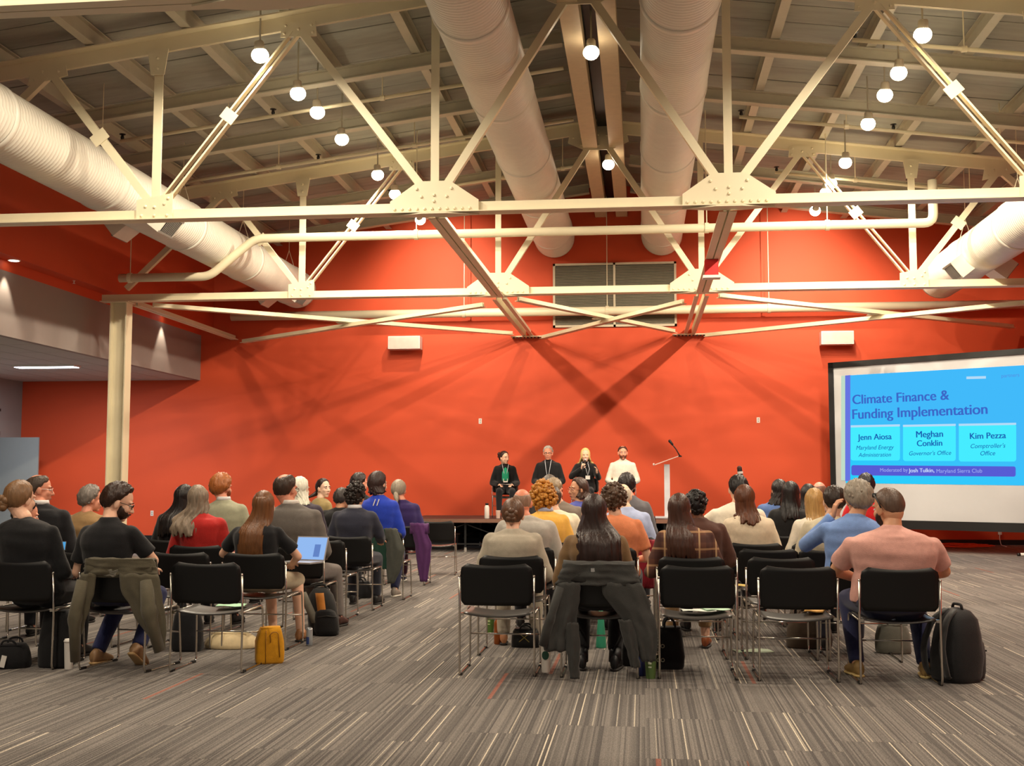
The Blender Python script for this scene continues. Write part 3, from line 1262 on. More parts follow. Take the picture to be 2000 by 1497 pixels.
def job(g, voxel, smooth=3):
    JOBS.append([g, voxel, smooth, None])
    return len(JOBS) - 1


def run_jobs():
    tmp = []
    for J in JOBS:
        me = J[0].mesh('tmp')
        o = bpy.data.objects.new('tmp', me)
        COL.objects.link(o)
        r = o.modifiers.new('r', 'REMESH')
        r.mode = 'VOXEL'
        r.voxel_size = J[1]
        s = o.modifiers.new('s', 'SMOOTH')
        s.factor = 0.5
        s.iterations = J[2]
        tmp.append(o)
    dg = bpy.context.evaluated_depsgraph_get()
    dg.update()
    for J, o in zip(JOBS, tmp):
        me = bpy.data.meshes.new_from_object(o.evaluated_get(dg), depsgraph=dg)
        n = len(me.vertices)
        co = np.empty(n * 3)
        me.vertices.foreach_get('co', co)
        J[3] = (co.reshape(-1, 3), [tuple(p.vertices) for p in me.polygons])
        bpy.data.meshes.remove(me)
    for o in tmp:
        m = o.data
        bpy.data.objects.remove(o)
        bpy.data.meshes.remove(m)


def job_mesh(name, ids, disp=None):
    vs, fs = [], []
    for i in ids:
        co, f = JOBS[i][3]
        o = sum(len(v) for v in vs)
        vs.append(co)
        fs += [tuple(a + o for a in q) for q in f]
    co = np.concatenate(vs)
    if disp is not None:
        co = disp(co)
    me = bpy.data.meshes.new(name)
    me.from_pydata(co.tolist(), [], fs)
    me.polygons.foreach_set('use_smooth', [True] * len(me.polygons))
    me.update()
    return me


def wrinkle(amp, seed):
    def f(co):
        c = co - co.mean(axis=0)
        out = np.empty_like(co)
        cx, cy = co[:, 0].mean(), co[:, 1].mean()
        for i, p in enumerate(co):
            q = Vector((p[0] * 3.2 + seed, p[1] * 3.2, p[2] * 13 + 2.0 * p[0]))
            w = noise.noise(q) + 0.6 * noise.noise(Vector((p[0] * 9 + seed, p[1] * 9, p[2] * 7)))
            d = Vector((p[0] - cx, p[1] - cy, 0))
            d = d.normalized() if d.length > 1e-5 else d
            out[i] = (p[0] + d.x * w * amp, p[1] + d.y * w * amp, p[2])
        return out
    return f


def add_hand(g, W, d, nrm, side, curl=0.5, s=1.0):
    """palm, four unequal bent fingers and a thumb; nrm = direction the palm faces"""
    W, d, nrm = Vector(W), Vector(d).normalized(), Vector(nrm)
    nrm = (nrm - d * nrm.dot(d)).normalized()
    lat = d.cross(nrm) * side          # towards the thumb
    pl_ = 0.085 * s
    g.loft([(W - d * 0.01, lat, nrm, 0.026 * s, 0.019 * s), (W + d * pl_ * 0.45, lat, nrm, 0.038 * s, 0.016 * s), (W + d * pl_, lat, nrm, 0.040 * s, 0.013 * s)], 12, 2.4)
    for k, (lx, ln) in enumerate(((0.029, 0.068), (0.0095, 0.078), (-0.010, 0.072), (-0.029, 0.056))):
        b = W + d * (pl_ * (0.97 - 0.03 * (k == 3))) + lat * lx * s
        a1 = curl * 0.9
        d1 = (d * math.cos(a1) + nrm * math.sin(a1) + lat * lx * 1.5).normalized()
        m = b + d1 * ln * 0.52 * s
        a2 = curl * 2.0
        d2 = (d * math.cos(a2) + nrm * math.sin(a2) + lat * lx * 1.0).normalized()
        e = m + d2 * ln * 0.48 * s
        g.cap(b - d * 0.012, m, 0.0092 * s, 0.0085 * s, 8)
        g.cap(m, e, 0.0085 * s, 0.0068 * s, 8)
    b = W + d * 0.022 * s + lat * 0.026 * s
    m = b + (lat * 0.75 + d * 0.65 + nrm * 0.25).normalized() * 0.036 * s
    e = m + (lat * 0.25 + d * 0.9 + nrm * 0.4 * (0.4 + curl)).normalized() * 0.030 * s
    g.cap(b, m, 0.0125 * s, 0.0105 * s, 8)
    g.cap(m, e, 0.0105 * s, 0.008 * s, 8)


def interp(pts, x):
    for i in range(len(pts) - 1):
        if x <= pts[i + 1][0]:
            a, b = pts[i], pts[i + 1]
            t = (x - a[0]) / (b[0] - a[0])
            t = t * t * (3 - 2 * t)
            return a[1] * (1 - t) + b[1] * t
    return pts[-1][1]


def cap_shell(c, R, lower, upper, thick, nz=0.3, freq=6.0, seed=0, T=None, naz=56, nel=16):
    """closed shell over part of an ellipsoid; az 0 = face side (+Y), degrees"""
    g = G()
    out, inn = [], []
    c = Vector(c)
    for i in range(naz):
        az = 360.0 * i / naz
        aa = az if az <= 180 else 360 - az
        lo, hi = interp(lower, aa), interp(upper, aa)
        ra = math.radians(az)
        ro, ri = [], []
        for j in range(nel + 1):
            t = j / nel
            el = math.radians(lo + (hi - lo) * t)
            d = Vector((math.sin(ra) * math.cos(el), math.cos(ra) * math.cos(el), math.sin(el)))
            th = thick * (0.35 + 0.65 * min(1, t * 5)) * (1 if hi > 88 else min(1, 0.3 + (1 - t) * 3))
            k = noise.noise(Vector((d.x * freq + seed, d.y * freq, d.z * freq * 0.35)))
            th *= 1 + nz * 1.6 * k
            ro.append(c + Vector((d.x * (R[0] + th), d.y * (R[1] + th), d.z * (R[2] + th))))
            ri.append(c + Vector((d.x * R[0] * 0.93, d.y * R[1] * 0.93, d.z * R[2] * 0.93)))
        out.append(ro)
        inn.append(ri)
    vs, fs = [], []
    m = nel + 1
    for r in out:
        vs += r
    o = len(vs)
    for r in inn:
        vs += r
    for i in range(naz):
        i2 = (i + 1) % naz
        for j in range(nel):
            a, b, c_, d_ = i * m + j, i2 * m + j, i2 * m + j + 1, i * m + j + 1
            fs.append((a, d_, c_, b))
            fs.append((o + a, o + b, o + c_, o + d_))
        fs.append((i * m, i2 * m, o + i2 * m, o + i * m))
        fs.append((i2 * m + nel, i * m + nel, o + i * m + nel, o + i2 * m + nel))
    if T is not None:
        vs = [T @ v for v in vs]
    g.add(vs, fs)
    return g


LOW = {
    'short': [(0, 46), (40, 41), (62, 24), (78, 2), (92, -6), (110, -36), (140, -50), (180, -52)],
    'crew': [(0, 46), (40, 42), (62, 30), (78, 14), (92, 6), (115, -20), (140, -30), (180, -32)],
    'ring': [(0, 42), (60, 24), (78, 2), (92, -6), (110, -36), (140, -50), (180, -52)],
    'full': [(0, 48), (35, 42), (58, 20), (75, -8), (100, -30), (130, -54), (180, -58)],
    'fringe': [(0, 24), (35, 20), (58, 4), (75, -18), (100, -32), (130, -54), (180, -58)],
}
FULL = [(0, 90), (180, 90)]


def person(who, label, bpx, hpx, top, yr, o=None):
    """bpx, hpx: body and head centre; top: head top (photo measure); yr: rear chair-foot line"""
    o = dict(o or {})
    z0 = o.get('z0', 0.0)
    yaw = math.radians(o.get('yaw', 0))
    yc = yr + 0.25
    if 'x' in o:
        bx = o['x']
    else:
        bx = at_y(bpx, 1000, yc).x
    hz = at_y(hpx, top, yc).z - z0 - o.get('hairz', 0.015)
    hxw = at_y(hpx, top, yc).x - bx
    side = hxw * (1 if abs(o.get('yaw', 0)) < 90 else -1)
    if abs(yaw) > 0.4 and abs(yaw) < 2.6:
        side = 0
    side = max(-0.14, min(0.14, side))
    hz = max(1.2, min(1.47, hz))
    hs = max(0.97, min(1.09, hz / 1.30)) * 1.04 * o.get('hs', 1.0)
    bw = o.get('bw', 1.0) * (0.5 + 0.5 * hs / 1.04)
    bd = 1 + (bw - 1) * 0.45
    fem = o.get('fem', False)
    sw = (0.160 if fem else 0.178) * bw
    near = yr < 9.8
    mid = yr < 12.0
    vc, vf, vg = ((0.012, 0.0058, 0.0115) if near else (0.015, 0.0072, 0.0145) if mid else (0.019, 0.0088, 0.0180))
    if o.get('z0', 0) > 0:
        vc, vf, vg = 0.016, 0.0068, 0.0150
    # --- skeleton
    Pv = Vector((0, -0.075 + 0.13 * (bd - 1) + 0.02 * (o.get('top') in ('jacket', 'blazer')), 0.535))
    lean = o.get('lean', -6)
    Nz = hz - 0.252 * hs
    N = Vector((side * 0.55, Pv.y + math.tan(math.radians(lean)) * (Nz - Pv.z), Nz))
    Rh = rot('Z', o.get('hyaw', 0)) @ rot('X', -o.get('hpitch', 4)) @ rot('Y', o.get('hroll', 0))
    H = Vector((side, N.y + 0.045 + 0.0022 * max(0, o.get('hpitch', 4)), hz - 0.122 * hs))
    TH = Matrix.Translation(H) @ Rh.to_4x4() @ Matrix.Scale(hs, 4)
    ax = (N - Pv)
    L = ax.length
    bow = o.get('bow', 0.02)
    tz = [(0.0, 0.175, 0.125), (0.16, 0.172, 0.122), (0.42, 0.150 if fem else 0.160, 0.108), (0.68, 0.170 if fem else 0.184, 0.122), (0.84, 0.172 if fem else 0.186, 0.112), (0.94, 0.130, 0.088), (1.0, 0.066, 0.062)]
    belly = o.get('belly', 1.0)

    def spine(t):
        p = Pv + ax * t
        return p + Vector((0, -bow * math.sin(PI * min(1, t * 1.05)), 0))

    def torso(g, inf, t0=0.0, t1=1.0):
        rings = []
        for t, rx, ry in tz:
            if t < t0 - 1e-6 or t > t1 + 1e-6:
                continue
            k = belly if t < 0.6 else 1
            rings.append((spine(t), Vector((1, 0, 0)), Vector((0, 1, 0)), rx * bw * k + inf, ry * bd * k + inf))
        g.loft(rings, 20, 2.35)

    def shoulder(s):
        p = spine(0.85)
        return p + Vector((s * sw, 0.012, -0.07 * max(0, bw - 1)))
    arms = {}
    for s, key in ((-1, 'L'), (1, 'R')):
        S = shoulder(s)
        a = o.get(key)
        if a is None:
            W = Vector((s * 0.12, 0.23, 0.655))
            E = S + Vector((s * (0.075 + 0.02 * bw), 0.02, -0.275 * hs))
            if lean > 8:
                W = Vector((s * 0.10, 0.30, 0.66))
        else:
            E, W = Vector(a[0]), Vector(a[1])
        arms[s] = (S, E, W)
    LEGS = o.get('legs', 'std')
    legs = {}
    for s in (-1, 1):
        hip = Vector((s * 0.088, -0.03, 0.535))
        kn = Vector((s * 0.135, 0.40, 0.515))
        an = Vector((s * 0.135, 0.40, 0.085))
        fd = Vector((s * 0.15, 1, 0))
        if LEGS == 'tuck':
            kn = Vector((s * 0.15, 0.36, 0.50))
            an = Vector((s * 0.17, 0.06, 0.13 if s > 0 else 0.085))
            fd = Vector((0.0, 0.75, -0.55 if s > 0 else -0.05))
        elif LEGS == 'wide':
            kn = Vector((s * 0.24, 0.38, 0.515))
            an = Vector((s * 0.23, 0.10, 0.085))
            fd = Vector((s * 0.2, 1, 0))
        elif LEGS == 'back':
            an = Vector((s * 0.12, 0.12, 0.085))
            kn = Vector((s * 0.13, 0.38, 0.50))
        elif LEGS == 'cross':
            if s > 0:
                kn = Vector((0.02, 0.44, 0.63))
                an = Vector((-0.20, 0.56, 0.30))
                fd = Vector((-0.3, 0.8, -0.35))
        elif LEGS == 'right':
            kn = Vector((s * 0.12 + 0.10, 0.38, 0.515))
            an = Vector((s * 0.12 + 0.16, 0.30, 0.085))
        legs[s] = (hip, kn, an, fd.normalized())
    # --- body
    gc = G()
    torso(gc, -0.012)
    gc.cap(N - Vector((0, 0, 0.03)), H + Rh @ Vector((0, -0.03, -0.05)) * hs, 0.056 * (1.08 if not fem else 0.92) * (0.6 + 0.4 * bw), 0.052 * (1.05 if not fem else 0.9), 14)
    for s in (-1, 1):
        S, E, W = arms[s]
        k = 0.9 if fem else 1.0
        k *= 0.72 + 0.28 * bw
        gc.cap(S, E, 0.046 * k, 0.039 * k, 12)
        gc.cap(E, W, 0.040 * k, 0.027 * k, 12)
        hip, kn, an, fd = legs[s]
        gc.cap(hip, kn, 0.080 * bw, 0.055, 12)
        gc.cap(kn, an, 0.055, 0.036, 12)
        gc.cap(kn * 0.7 + an * 0.3 + Vector((0, -0.015, 0)), kn * 0.4 + an * 0.6, 0.052, 0.040, 10)
        gc.cap(an, an + fd * 0.10 + Vector((0, 0, -0.045)), 0.036, 0.028, 8)
    jc = job(gc, vc, 2)
    gf = G()

    def hd(p):
        return TH @ Vector(p)
    R3 = Rh
    q = lambda r: tuple(v * hs for v in r)
    gf.ell(hd((0, -0.012, 0.030)), q((0.076, 0.098, 0.092)), R3, 20, 12)
    gf.ell(hd((0, -0.030, -0.020)), q((0.067, 0.073, 0.076)), R3, 18, 10)
    gf.ell(hd((0, 0.028, -0.040)), q((0.061, 0.066, 0.074)), R3, 18, 10)
    gf.ell(hd((0, 0.062, -0.098)), q((0.028, 0.024, 0.020)), R3)
    gf.cap(hd((0, 0.086, 0.012)), hd((0, 0.108, -0.030)), 0.008 * hs, 0.0135 * hs, 10)
    for s in (-1, 1):
        gf.ell(hd((s * 0.012, 0.100, -0.034)), 0.0085 * hs)
        gf.ell(hd((s * 0.032, 0.066, -0.026)), q((0.028, 0.024, 0.028)), R3)
        gf.ell(hd((s * 0.030, 0.078, 0.026)), q((0.026, 0.014, 0.010)), R3)
        gf.ell(hd((s * 0.080, -0.004, -0.008)), q((0.010, 0.021, 0.033)), R3 @ rot('Z', s * -18))
        gf.ell(hd((s * 0.076, 0.004, -0.026)), q((0.010, 0.012, 0.016)), R3)
    gf.ell(hd((0, 0.088, -0.062)), q((0.025, 0.011, 0.006)), R3)
    gf.ell(hd((0, 0.086, -0.075)), q((0.021, 0.012, 0.008)), R3)
    gf.cap(hd((0, -0.025, -0.06)), N + Vector((0, 0, 0.01)), 0.050 * hs, 0.052 * hs, 14)
    for s, key in ((-1, 'L'), (1, 'R')):
        S, E, W = arms[s]
        hspec = o.get(key + 'h')
        fdir = (W - E).normalized()
        if hspec:
            dd, nn, cu = hspec
        else:
            dd, nn, cu = (fdir * 0.4 + Vector((-s * 0.25, 0.75, -0.1))), Vector((0, 0.15, -1)), 0.35
        add_hand(gf, W, dd, nn, -s, cu, 1.02 if not fem else 0.94)
    jf = job(gf, vf, 2)
    # --- clothes
    kind = o.get('top', 'long')
    inf = {'long': 0.012, 'tee': 0.010, 'polo': 0.012, 'jacket': 0.026, 'blazer': 0.024, 'shirt': 0.015}[kind]
    gt = G()
    torso(gt, inf, 0.0, 0.94 if kind in ('blazer', 'jacket') else 1.0)
    gt.loft([(spine(0.90), (1, 0, 0), (0, 1, 0), 0.12 * bw + inf, 0.09 * bw + inf), (N + Vector((0, 0.0, 0.0)), (1, 0, 0), (0, 1, 0), 0.066 + inf * 0.6, 0.064 + inf * 0.6)], 18, 2.1)
    for s in (-1, 1):
        S, E, W = arms[s]
        k = (0.9 if fem else 1.0) * (0.72 + 0.28 * bw)
        gt.ell(S + Vector((-s * 0.016, 0, -0.014)), (0.052 * k + inf, 0.052 * k + inf, 0.050 * k + inf))
        gt.cap(N + Vector((s * 0.03, -0.012, -0.030)), S + Vector((-s * 0.01, -0.004, -0.012)), 0.050 * k + inf * 0.7, 0.046 * k + inf * 0.8, 12)
        if kind in ('tee', 'polo'):
            gt.cap(S, S + (E - S) * 0.74, 0.047 * k + inf, 0.050 * k + inf + 0.006, 14, True, False)
        else:
            gt.cap(S, E, 0.046 * k + inf, 0.041 * k + inf, 14)
            gt.cap(E, E + (W - E) * 0.96, 0.042 * k + inf, 0.030 * k + inf, 14, True, False)
    if kind in ('polo', 'shirt'):
        gt.loft([(N + Vector((0, -0.004, -0.012)), (1, 0, 0), (0, 1, 0), 0.080, 0.078), (N + Vector((0, 0.0, 0.018)), (1, 0, 0), (0, 1, 0), 0.074, 0.072), (N + Vector((0, 0.002, 0.036)), (1, 0, 0), (0, 1, 0), 0.066, 0.064)], 18, 2.0)
    if kind in ('blazer', 'jacket'):
        gt.loft([(N + Vector((0, -0.006, -0.05)), (1, 0, 0), (0, 1, 0), 0.115, 0.095), (N + Vector((0, -0.006, -0.005)), (1, 0, 0), (0, 1, 0), 0.086, 0.082), (N + Vector((0, 0.0, 0.026)), (1, 0, 0), (0, 1, 0), 0.072, 0.070)], 18, 2.0)
    jt = job(gt, vg, 6)
    jp = None
    if o.get('lower', 'trousers') != 'none':
        gp = G()
        gp.ell((0, -0.06, 0.545), (0.185 * bw, 0.145 * bw, 0.10))
        for s in (-1, 1):
            hip, kn, an, fd = legs[s]
            gp.cap(hip, kn, 0.094 * bw, 0.070, 14)
            if o.get('lower') == 'skirt':
                continue
            e = kn + (an - kn) * o.get('plen', 0.97)
            gp.cap(kn, e, 0.070, 0.055, 14, True, False)
        jp = job(gp, vg * 1.1, 3)
    PEOPLE.append(dict(who=who, label=label, o=o, root=(bx, yc, z0), yaw=yaw, jc=jc, jf=jf, jt=jt, jp=jp, H=H, N=N, TH=TH, Rh=Rh, hs=hs, legs=legs, arms=arms, spine=spine, near=near, mid=mid, bw=bw, fem=fem, tz=tz, kind=kind, hz=hz))


PEOPLE = []
SKIN = {}


def skin(rgb):
    return mat('skin', rgb, 0.5, var=0.07, vscale=25, bump=0.05, bscale=120, spec=0.35)


def curtain(D, zend, rlow, hx=0.0, wav=0.03, ridge=0.05, spread=(108, 78), thick=0.03, seed=0, out=0.0):
    """hanging hair: one grooved mass that follows the head, then the back"""
    H, Rh, hs, N, spine = D['H'], D['Rh'], D['hs'], D['N'], D['spine']
    hyaw = D['o'].get('hyaw', 0)
    g = G()
    ns, na = 26, 45
    z1 = H.z + 0.085 * hs
    grid = []
    for i in range(ns):
        t = i / (ns - 1)
        z = z1 + (zend - z1) * t
        w = max(0.0, min(1.0, (H.z + 0.0 - z) / 0.20))
        w = w * w * (3 - 2 * w)
        ya = math.radians(hyaw * (1 - w))
        tt = max(0.0, min(1.0, (z - 0.535) / (N.z - 0.535)))
        back = spine(tt)
        ryb = np.interp(tt, [a[0] for a in D['tz']], [a[2] for a in D['tz']]) * (1 + (D['bw'] - 1) * 0.45)
        kind_inf = 0.045 if D['kind'] in ('jacket', 'blazer') else 0.032
        cxy_h = Vector((H.x, H.y, 0)) + rot('Z', hyaw) @ Vector((0, -0.012, 0)) * hs
        rx = 0.086 * hs * (1 - w) + rlow * w
        ry = 0.112 * hs * (1 - w) + 0.075 * w
        top_k = min(1.0, math.sqrt(max(0.0, 1 - max(0, (z - H.z - 0.03) / (0.098 * hs)) ** 2)))
        rx *= max(0.35, top_k) if w == 0 else 1
        ry *= max(0.35, top_k) if w == 0 else 1
        cb = Vector((back.x + hx * w, back.y - ryb - kind_inf - out + ry, 0))
        c = cxy_h * (1 - w) + cb * w
        A = spread[0] * (1 - w) + spread[1] * w
        row = []
        for j in range(na):
            a = math.radians(-A + 2 * A * j / (na - 1))
            k = noise.noise(Vector((a * 7 + seed, t * 1.6, seed))) + 0.7 * noise.noise(Vector((a * 17, t * 2.2, seed + 5)))
            r = 1 + ridge * k
            zz = z - (0.05 * noise.noise(Vector((a * 6, 3.3, seed))) * t * t + wav * 0.0)
            wv = wav * math.sin(t * 16 + 3 * noise.noise(Vector((a * 3, seed, 0)))) * w
            v = rot('Z', math.degrees(ya)) @ Vector((math.sin(a) * rx * (r + wv), -math.cos(a) * ry * (r + wv), 0))
            row.append((c.x + v.x, c.y + v.y, zz))
        grid.append(row)
    cen = []
    # thickness towards the inside
    P = grid
    Q = []
    for i, row in enumerate(P):
        cx = sum(p[0] for p in row) / na
        cy = max(p[1] for p in row)
        Q.append(row)
    g.sheet(grid, thick)
    return g


def build_hair(D):
    o = D['o']
    st = o.get('hair', 'short')
    rgb = o.get('hc', (40, 28, 20))
    m = hair_mat('hair', rgb)
    TH = D['TH']
    C, R = (0, -0.013, 0.019), (0.077, 0.098, 0.103)
    seed = (D['root'][0] * 7.3) % 10
    root = D['obj']
    gs = []
    if st == 'bald':
        return
    if st == 'ring':
        up = o.get('up', [(0, 42.5), (50, 30), (70, 22), (95, 34), (130, 30), (180, 22)])
        gs.append(cap_shell(C, R, LOW['ring'], up, o.get('ht', 0.007), 0.3, 9, seed, TH))
    else:
        base = {'short': 'short', 'crew': 'crew', 'curly': 'full', 'bun': 'full', 'long': 'full', 'bob': 'fringe' if o.get('fringe') else 'full', 'tail': 'full', 'mop': 'full'}[st]
        th = {'short': 0.017, 'crew': 0.008, 'curly': 0.02, 'bun': 0.016, 'long': 0.014, 'bob': 0.018, 'tail': 0.012, 'mop': 0.026}[st]
        gs.append(cap_shell(C, R, LOW[base], FULL, o.get('ht', th), 0.45 if st in ('short', 'mop', 'curly') else 0.2, 11 if st in ('short', 'mop') else 7, seed, TH))
    g = gs[0]
    if st == 'curly' or st == 'mop':
        rnd = random.Random(int(seed * 100))
        n = o.get('curls', 150)
        rb = o.get('curl_r', 0.02)
        vol = o.get('vol', 0.02)
        for i in range(n):
            az = rnd.uniform(0, 2 * PI)
            aa = math.degrees(az if az <= PI else 2 * PI - az)
            lo = interp(LOW['full'], aa)
            lo -= o.get('drop', 0) * (1 if aa > 70 else 0.2)
            sl, sh = math.sin(math.radians(max(-85, lo))), 1.0
            el = math.asin(rnd.uniform(sl, sh))
            d = Vector((math.sin(az) * math.cos(el), math.cos(az) * math.cos(el), math.sin(el)))
            k = vol * rnd.uniform(0.3, 1.1)
            p = Vector(C) + Vector((d.x * (R[0] + k), d.y * (R[1] + k), d.z * (R[2] + k)))
            r = rb * rnd.uniform(0.65, 1.15)
            g.ell(TH @ p, (r, r, r * rnd.uniform(0.7, 1.2)), None, 7, 5)
    if st == 'bun':
        p = o.get('bunp', (0, -0.118, -0.005))
        for k, (dx, dz, r) in enumerate(((0, 0, 0.046), (0.022, 0.02, 0.032), (-0.024, 0.012, 0.032), (0.012, -0.026, 0.03), (-0.014, -0.024, 0.03), (0.0, 0.036, 0.028))):
            g.ell(TH @ (Vector(p) + Vector((dx, -0.004 * k, dz))), r, D['Rh'] @ rot('Y', 40 * k), 12, 8)
    if st == 'tail':
        p0 = TH @ Vector((0, -0.105, -0.03))
        z1 = o.get('tail', 0.16)
        p1 = p0 + Vector((0.01, -0.03, -z1 * 0.4))
        p2 = Vector((p1.x + 0.03, min(p1.y, D['spine'](0.9).y - 0.17), p0.z - z1))
        g.tube(round_path([p0, p1, p2], 0.04), [0.026, 0.030, 0.034, 0.036, 0.036, 0.034, 0.03, 0.012], 10)
    out = part('hair', g, m, root, smooth=True)
    if st == 'long' or st == 'bob':
        gg = curtain(D, D['hz'] - o.get('len', 0.42), o.get('rlow', 0.125), o.get('hx', 0.0), o.get('wav', 0.01), o.get('ridge', 0.045), o.get('spread', (112, 74)), 0.03, seed, o.get('out', 0.0))
        part('hair_length', gg, m, out, smooth=True)


def build_person(D, n):
    o = D['o']
    root = thing('person', D['label'], 'person', D['root'], D['yaw'], o.get('group', 'people seated in the audience'))
    D['obj'] = root
    fem = D['fem']
    me = job_mesh('body', [D['jc'], D['jf']])
    part('body', me, skin(o.get('skin', (222, 170, 140))), root)
    tm = o.get('tmat') or fabric('top cloth', o.get('tc', (30, 30, 34)))
    nm = {'long': 'sweater', 'tee': 'tee_shirt', 'polo': 'polo_shirt', 'jacket': 'jacket', 'blazer': 'blazer', 'shirt': 'shirt'}[D['kind']]
    nm = o.get('tname', nm)
    amp = 0.0105 if D['near'] else 0.008
    top = part(nm, job_mesh(nm, [D['jt']], wrinkle(amp, n * 1.7)), tm, root)
    if D['jp'] is not None:
        nmp = 'skirt' if o.get('lower') == 'skirt' else 'trousers'
        part(nmp, job_mesh(nmp, [D['jp']], wrinkle(0.003, n * 2.1)), fabric('trouser cloth', o.get('pc', (36, 36, 42))), root)
    for s in (-1, 1):
        hip, kn, an, fd = D['legs'][s]
        g = G()
        up = Vector((0, 0, 1))
        sd = fd.cross(up).normalized()
        up = sd.cross(fd)
        base = Vector((an.x, an.y, an.z)) - up * 0.083
        if fd.z > -0.2:
            base.z = 0.002
        k = 0.9 if fem else 1.0
        prof = [(-0.062, 0.012, 0.030), (-0.055, 0.030, 0.042), (-0.02, 0.036, 0.052), (0.03, 0.038, 0.050), (0.08, 0.043, 0.036), (0.13, 0.045, 0.028), (0.175, 0.032, 0.021), (0.195, 0.010, 0.012)]
        if o.get('boots'):
            g.cap(an - up * 0.02, an + (kn - an) * 0.16, 0.046, 0.046, 14, False, False)
        g.loft([(base + fd * a * k + up * (rz + 0.014), sd, up, rx * k, rz) for a, rx, rz in prof], 14, 2.2)
        sh = part('shoe', g, mat('shoe leather', o.get('sc', (24, 22, 22)), 0.5, var=0.15), root, smooth=True)
        g = G()
        g.loft([(base + fd * a * k + up * 0.010, sd, up, rx * k * 1.06, 0.010) for a, rx, rz in prof], 14, 2.6)
        part('sole', g, mat('shoe sole', o.get('solec', (40, 36, 34)), 0.7), sh, smooth=True)
    build_hair(D)
    TH, hs, Rh = D['TH'], D['hs'], D['Rh']
    if o.get('face'):
        for s in (-1, 1):
            g = G()
            g.ell(TH @ Vector((s * 0.031, 0.0805, 0.004)), (0.0135 * hs, 0.011 * hs, 0.0085 * hs), Rh, 12, 8)
            e = part('eye', g, mat('eye white', (228, 220, 212), 0.3, var=0.02), root, smooth=True)
            g = G()
            g.ell(TH @ Vector((s * 0.031, 0.0895, 0.004)), (0.0062 * hs, 0.0035 * hs, 0.0062 * hs), Rh, 10, 6)
            part('iris', g, mat('dark iris', (40, 28, 22), 0.2, var=0.0), e, smooth=True)
            g = G()
            g.tube([TH @ Vector((s * x, 0.092 - abs(x - 0.03) * 0.35, 0.0235 + z)) for x, z in ((0.014, 0), (0.03, 0.004), (0.048, -0.002))], [0.0035 * hs, 0.0045 * hs, 0.002 * hs], 6)
            part('eyebrow', g, mat('brow hair', o.get('bc', o.get('hc', (40, 28, 20))), 0.8, var=0.2), root, smooth=True)
        g = G()
        g.ell(TH @ Vector((0, 0.0945, -0.0665)), (0.0215 * hs, 0.006 * hs, 0.0075 * hs), Rh, 12, 6)
        part('lips', g, mat('lips', o.get('lip', (178, 96, 84)), 0.45, var=0.05), root, smooth=True)
    if o.get('beard'):
        up = [(0, -22), (22, -10), (40, 0), (70, 12), (95, 26), (110, -60), (180, -70)]
        g = cap_shell((0, 0.028, -0.040), (0.061, 0.066, 0.074), [(0, -80), (95, -62), (110, -70), (180, -75)], up, 0.006, 0.3, 14, n, TH, 56, 10)
        part('beard', g, hair_mat('beard hair', o.get('bdc', o.get('hc', (40, 28, 20)))), root, smooth=True)
        g = G()
        g.tube([TH @ Vector((x, y, z)) for x, y, z in ((-0.03, 0.085, -0.066), (-0.015, 0.100, -0.054), (0, 0.104, -0.051), (0.015, 0.100, -0.054), (0.03, 0.085, -0.066))], [0.004, 0.007, 0.006, 0.007, 0.004], 7)
        part('moustache', g, hair_mat('beard hair', o.get('bdc', o.get('hc', (40, 28, 20)))), root, smooth=True)
    if o.get('glasses'):
        g = G()
        for s in (-1, 1):
            pts = [TH @ Vector((s * 0.033 + 0.023 * math.cos(a), 0.103 - abs(0.023 * math.cos(a) * s) * 0.2, 0.002 + 0.017 * math.sin(a))) for a in np.linspace(0, 2 * PI, 17)]
            g.tube(pts, 0.0024, 6, False)
            g.tube([TH @ Vector((s * 0.056, 0.098, 0.006)), TH @ Vector((s * 0.080, 0.04, 0.008)), TH @ Vector((s * 0.086, -0.01, 0.006))], 0.0026, 6)
        g.tube([TH @ Vector((-0.012, 0.103, 0.005)), TH @ Vector((0.012, 0.103, 0.005))], 0.0024, 6)
        part('glasses', g, mat('spectacle frame', o.get('gc', (30, 26, 26)), 0.3), root, smooth=True)
    if o.get('collar'):
        N = D['N']
        g = G()
        gg = [[N + Vector((math.sin(a) * r, math.cos(a) * r + 0.004, z)) for a in np.linspace(math.radians(25), math.radians(335), 26)] for r, z in ((0.080, 0.014), (0.074, 0.040), (0.069, 0.052))]
        g.sheet(gg, 0.005)
        part('shirt_collar', g, fabric('collar cloth', o['collar']), root, smooth=True)
    if 'chair' in o and o['chair'] is None:
        return root
    chair(D['root'][0] if 'cx' not in o else o['cx'], D['root'][1], 'black chair ' + o.get('chl', 'occupied by ' + D['who']), D['yaw'] + math.radians(o.get('cyaw', 0)), D['root'][2])
    return root


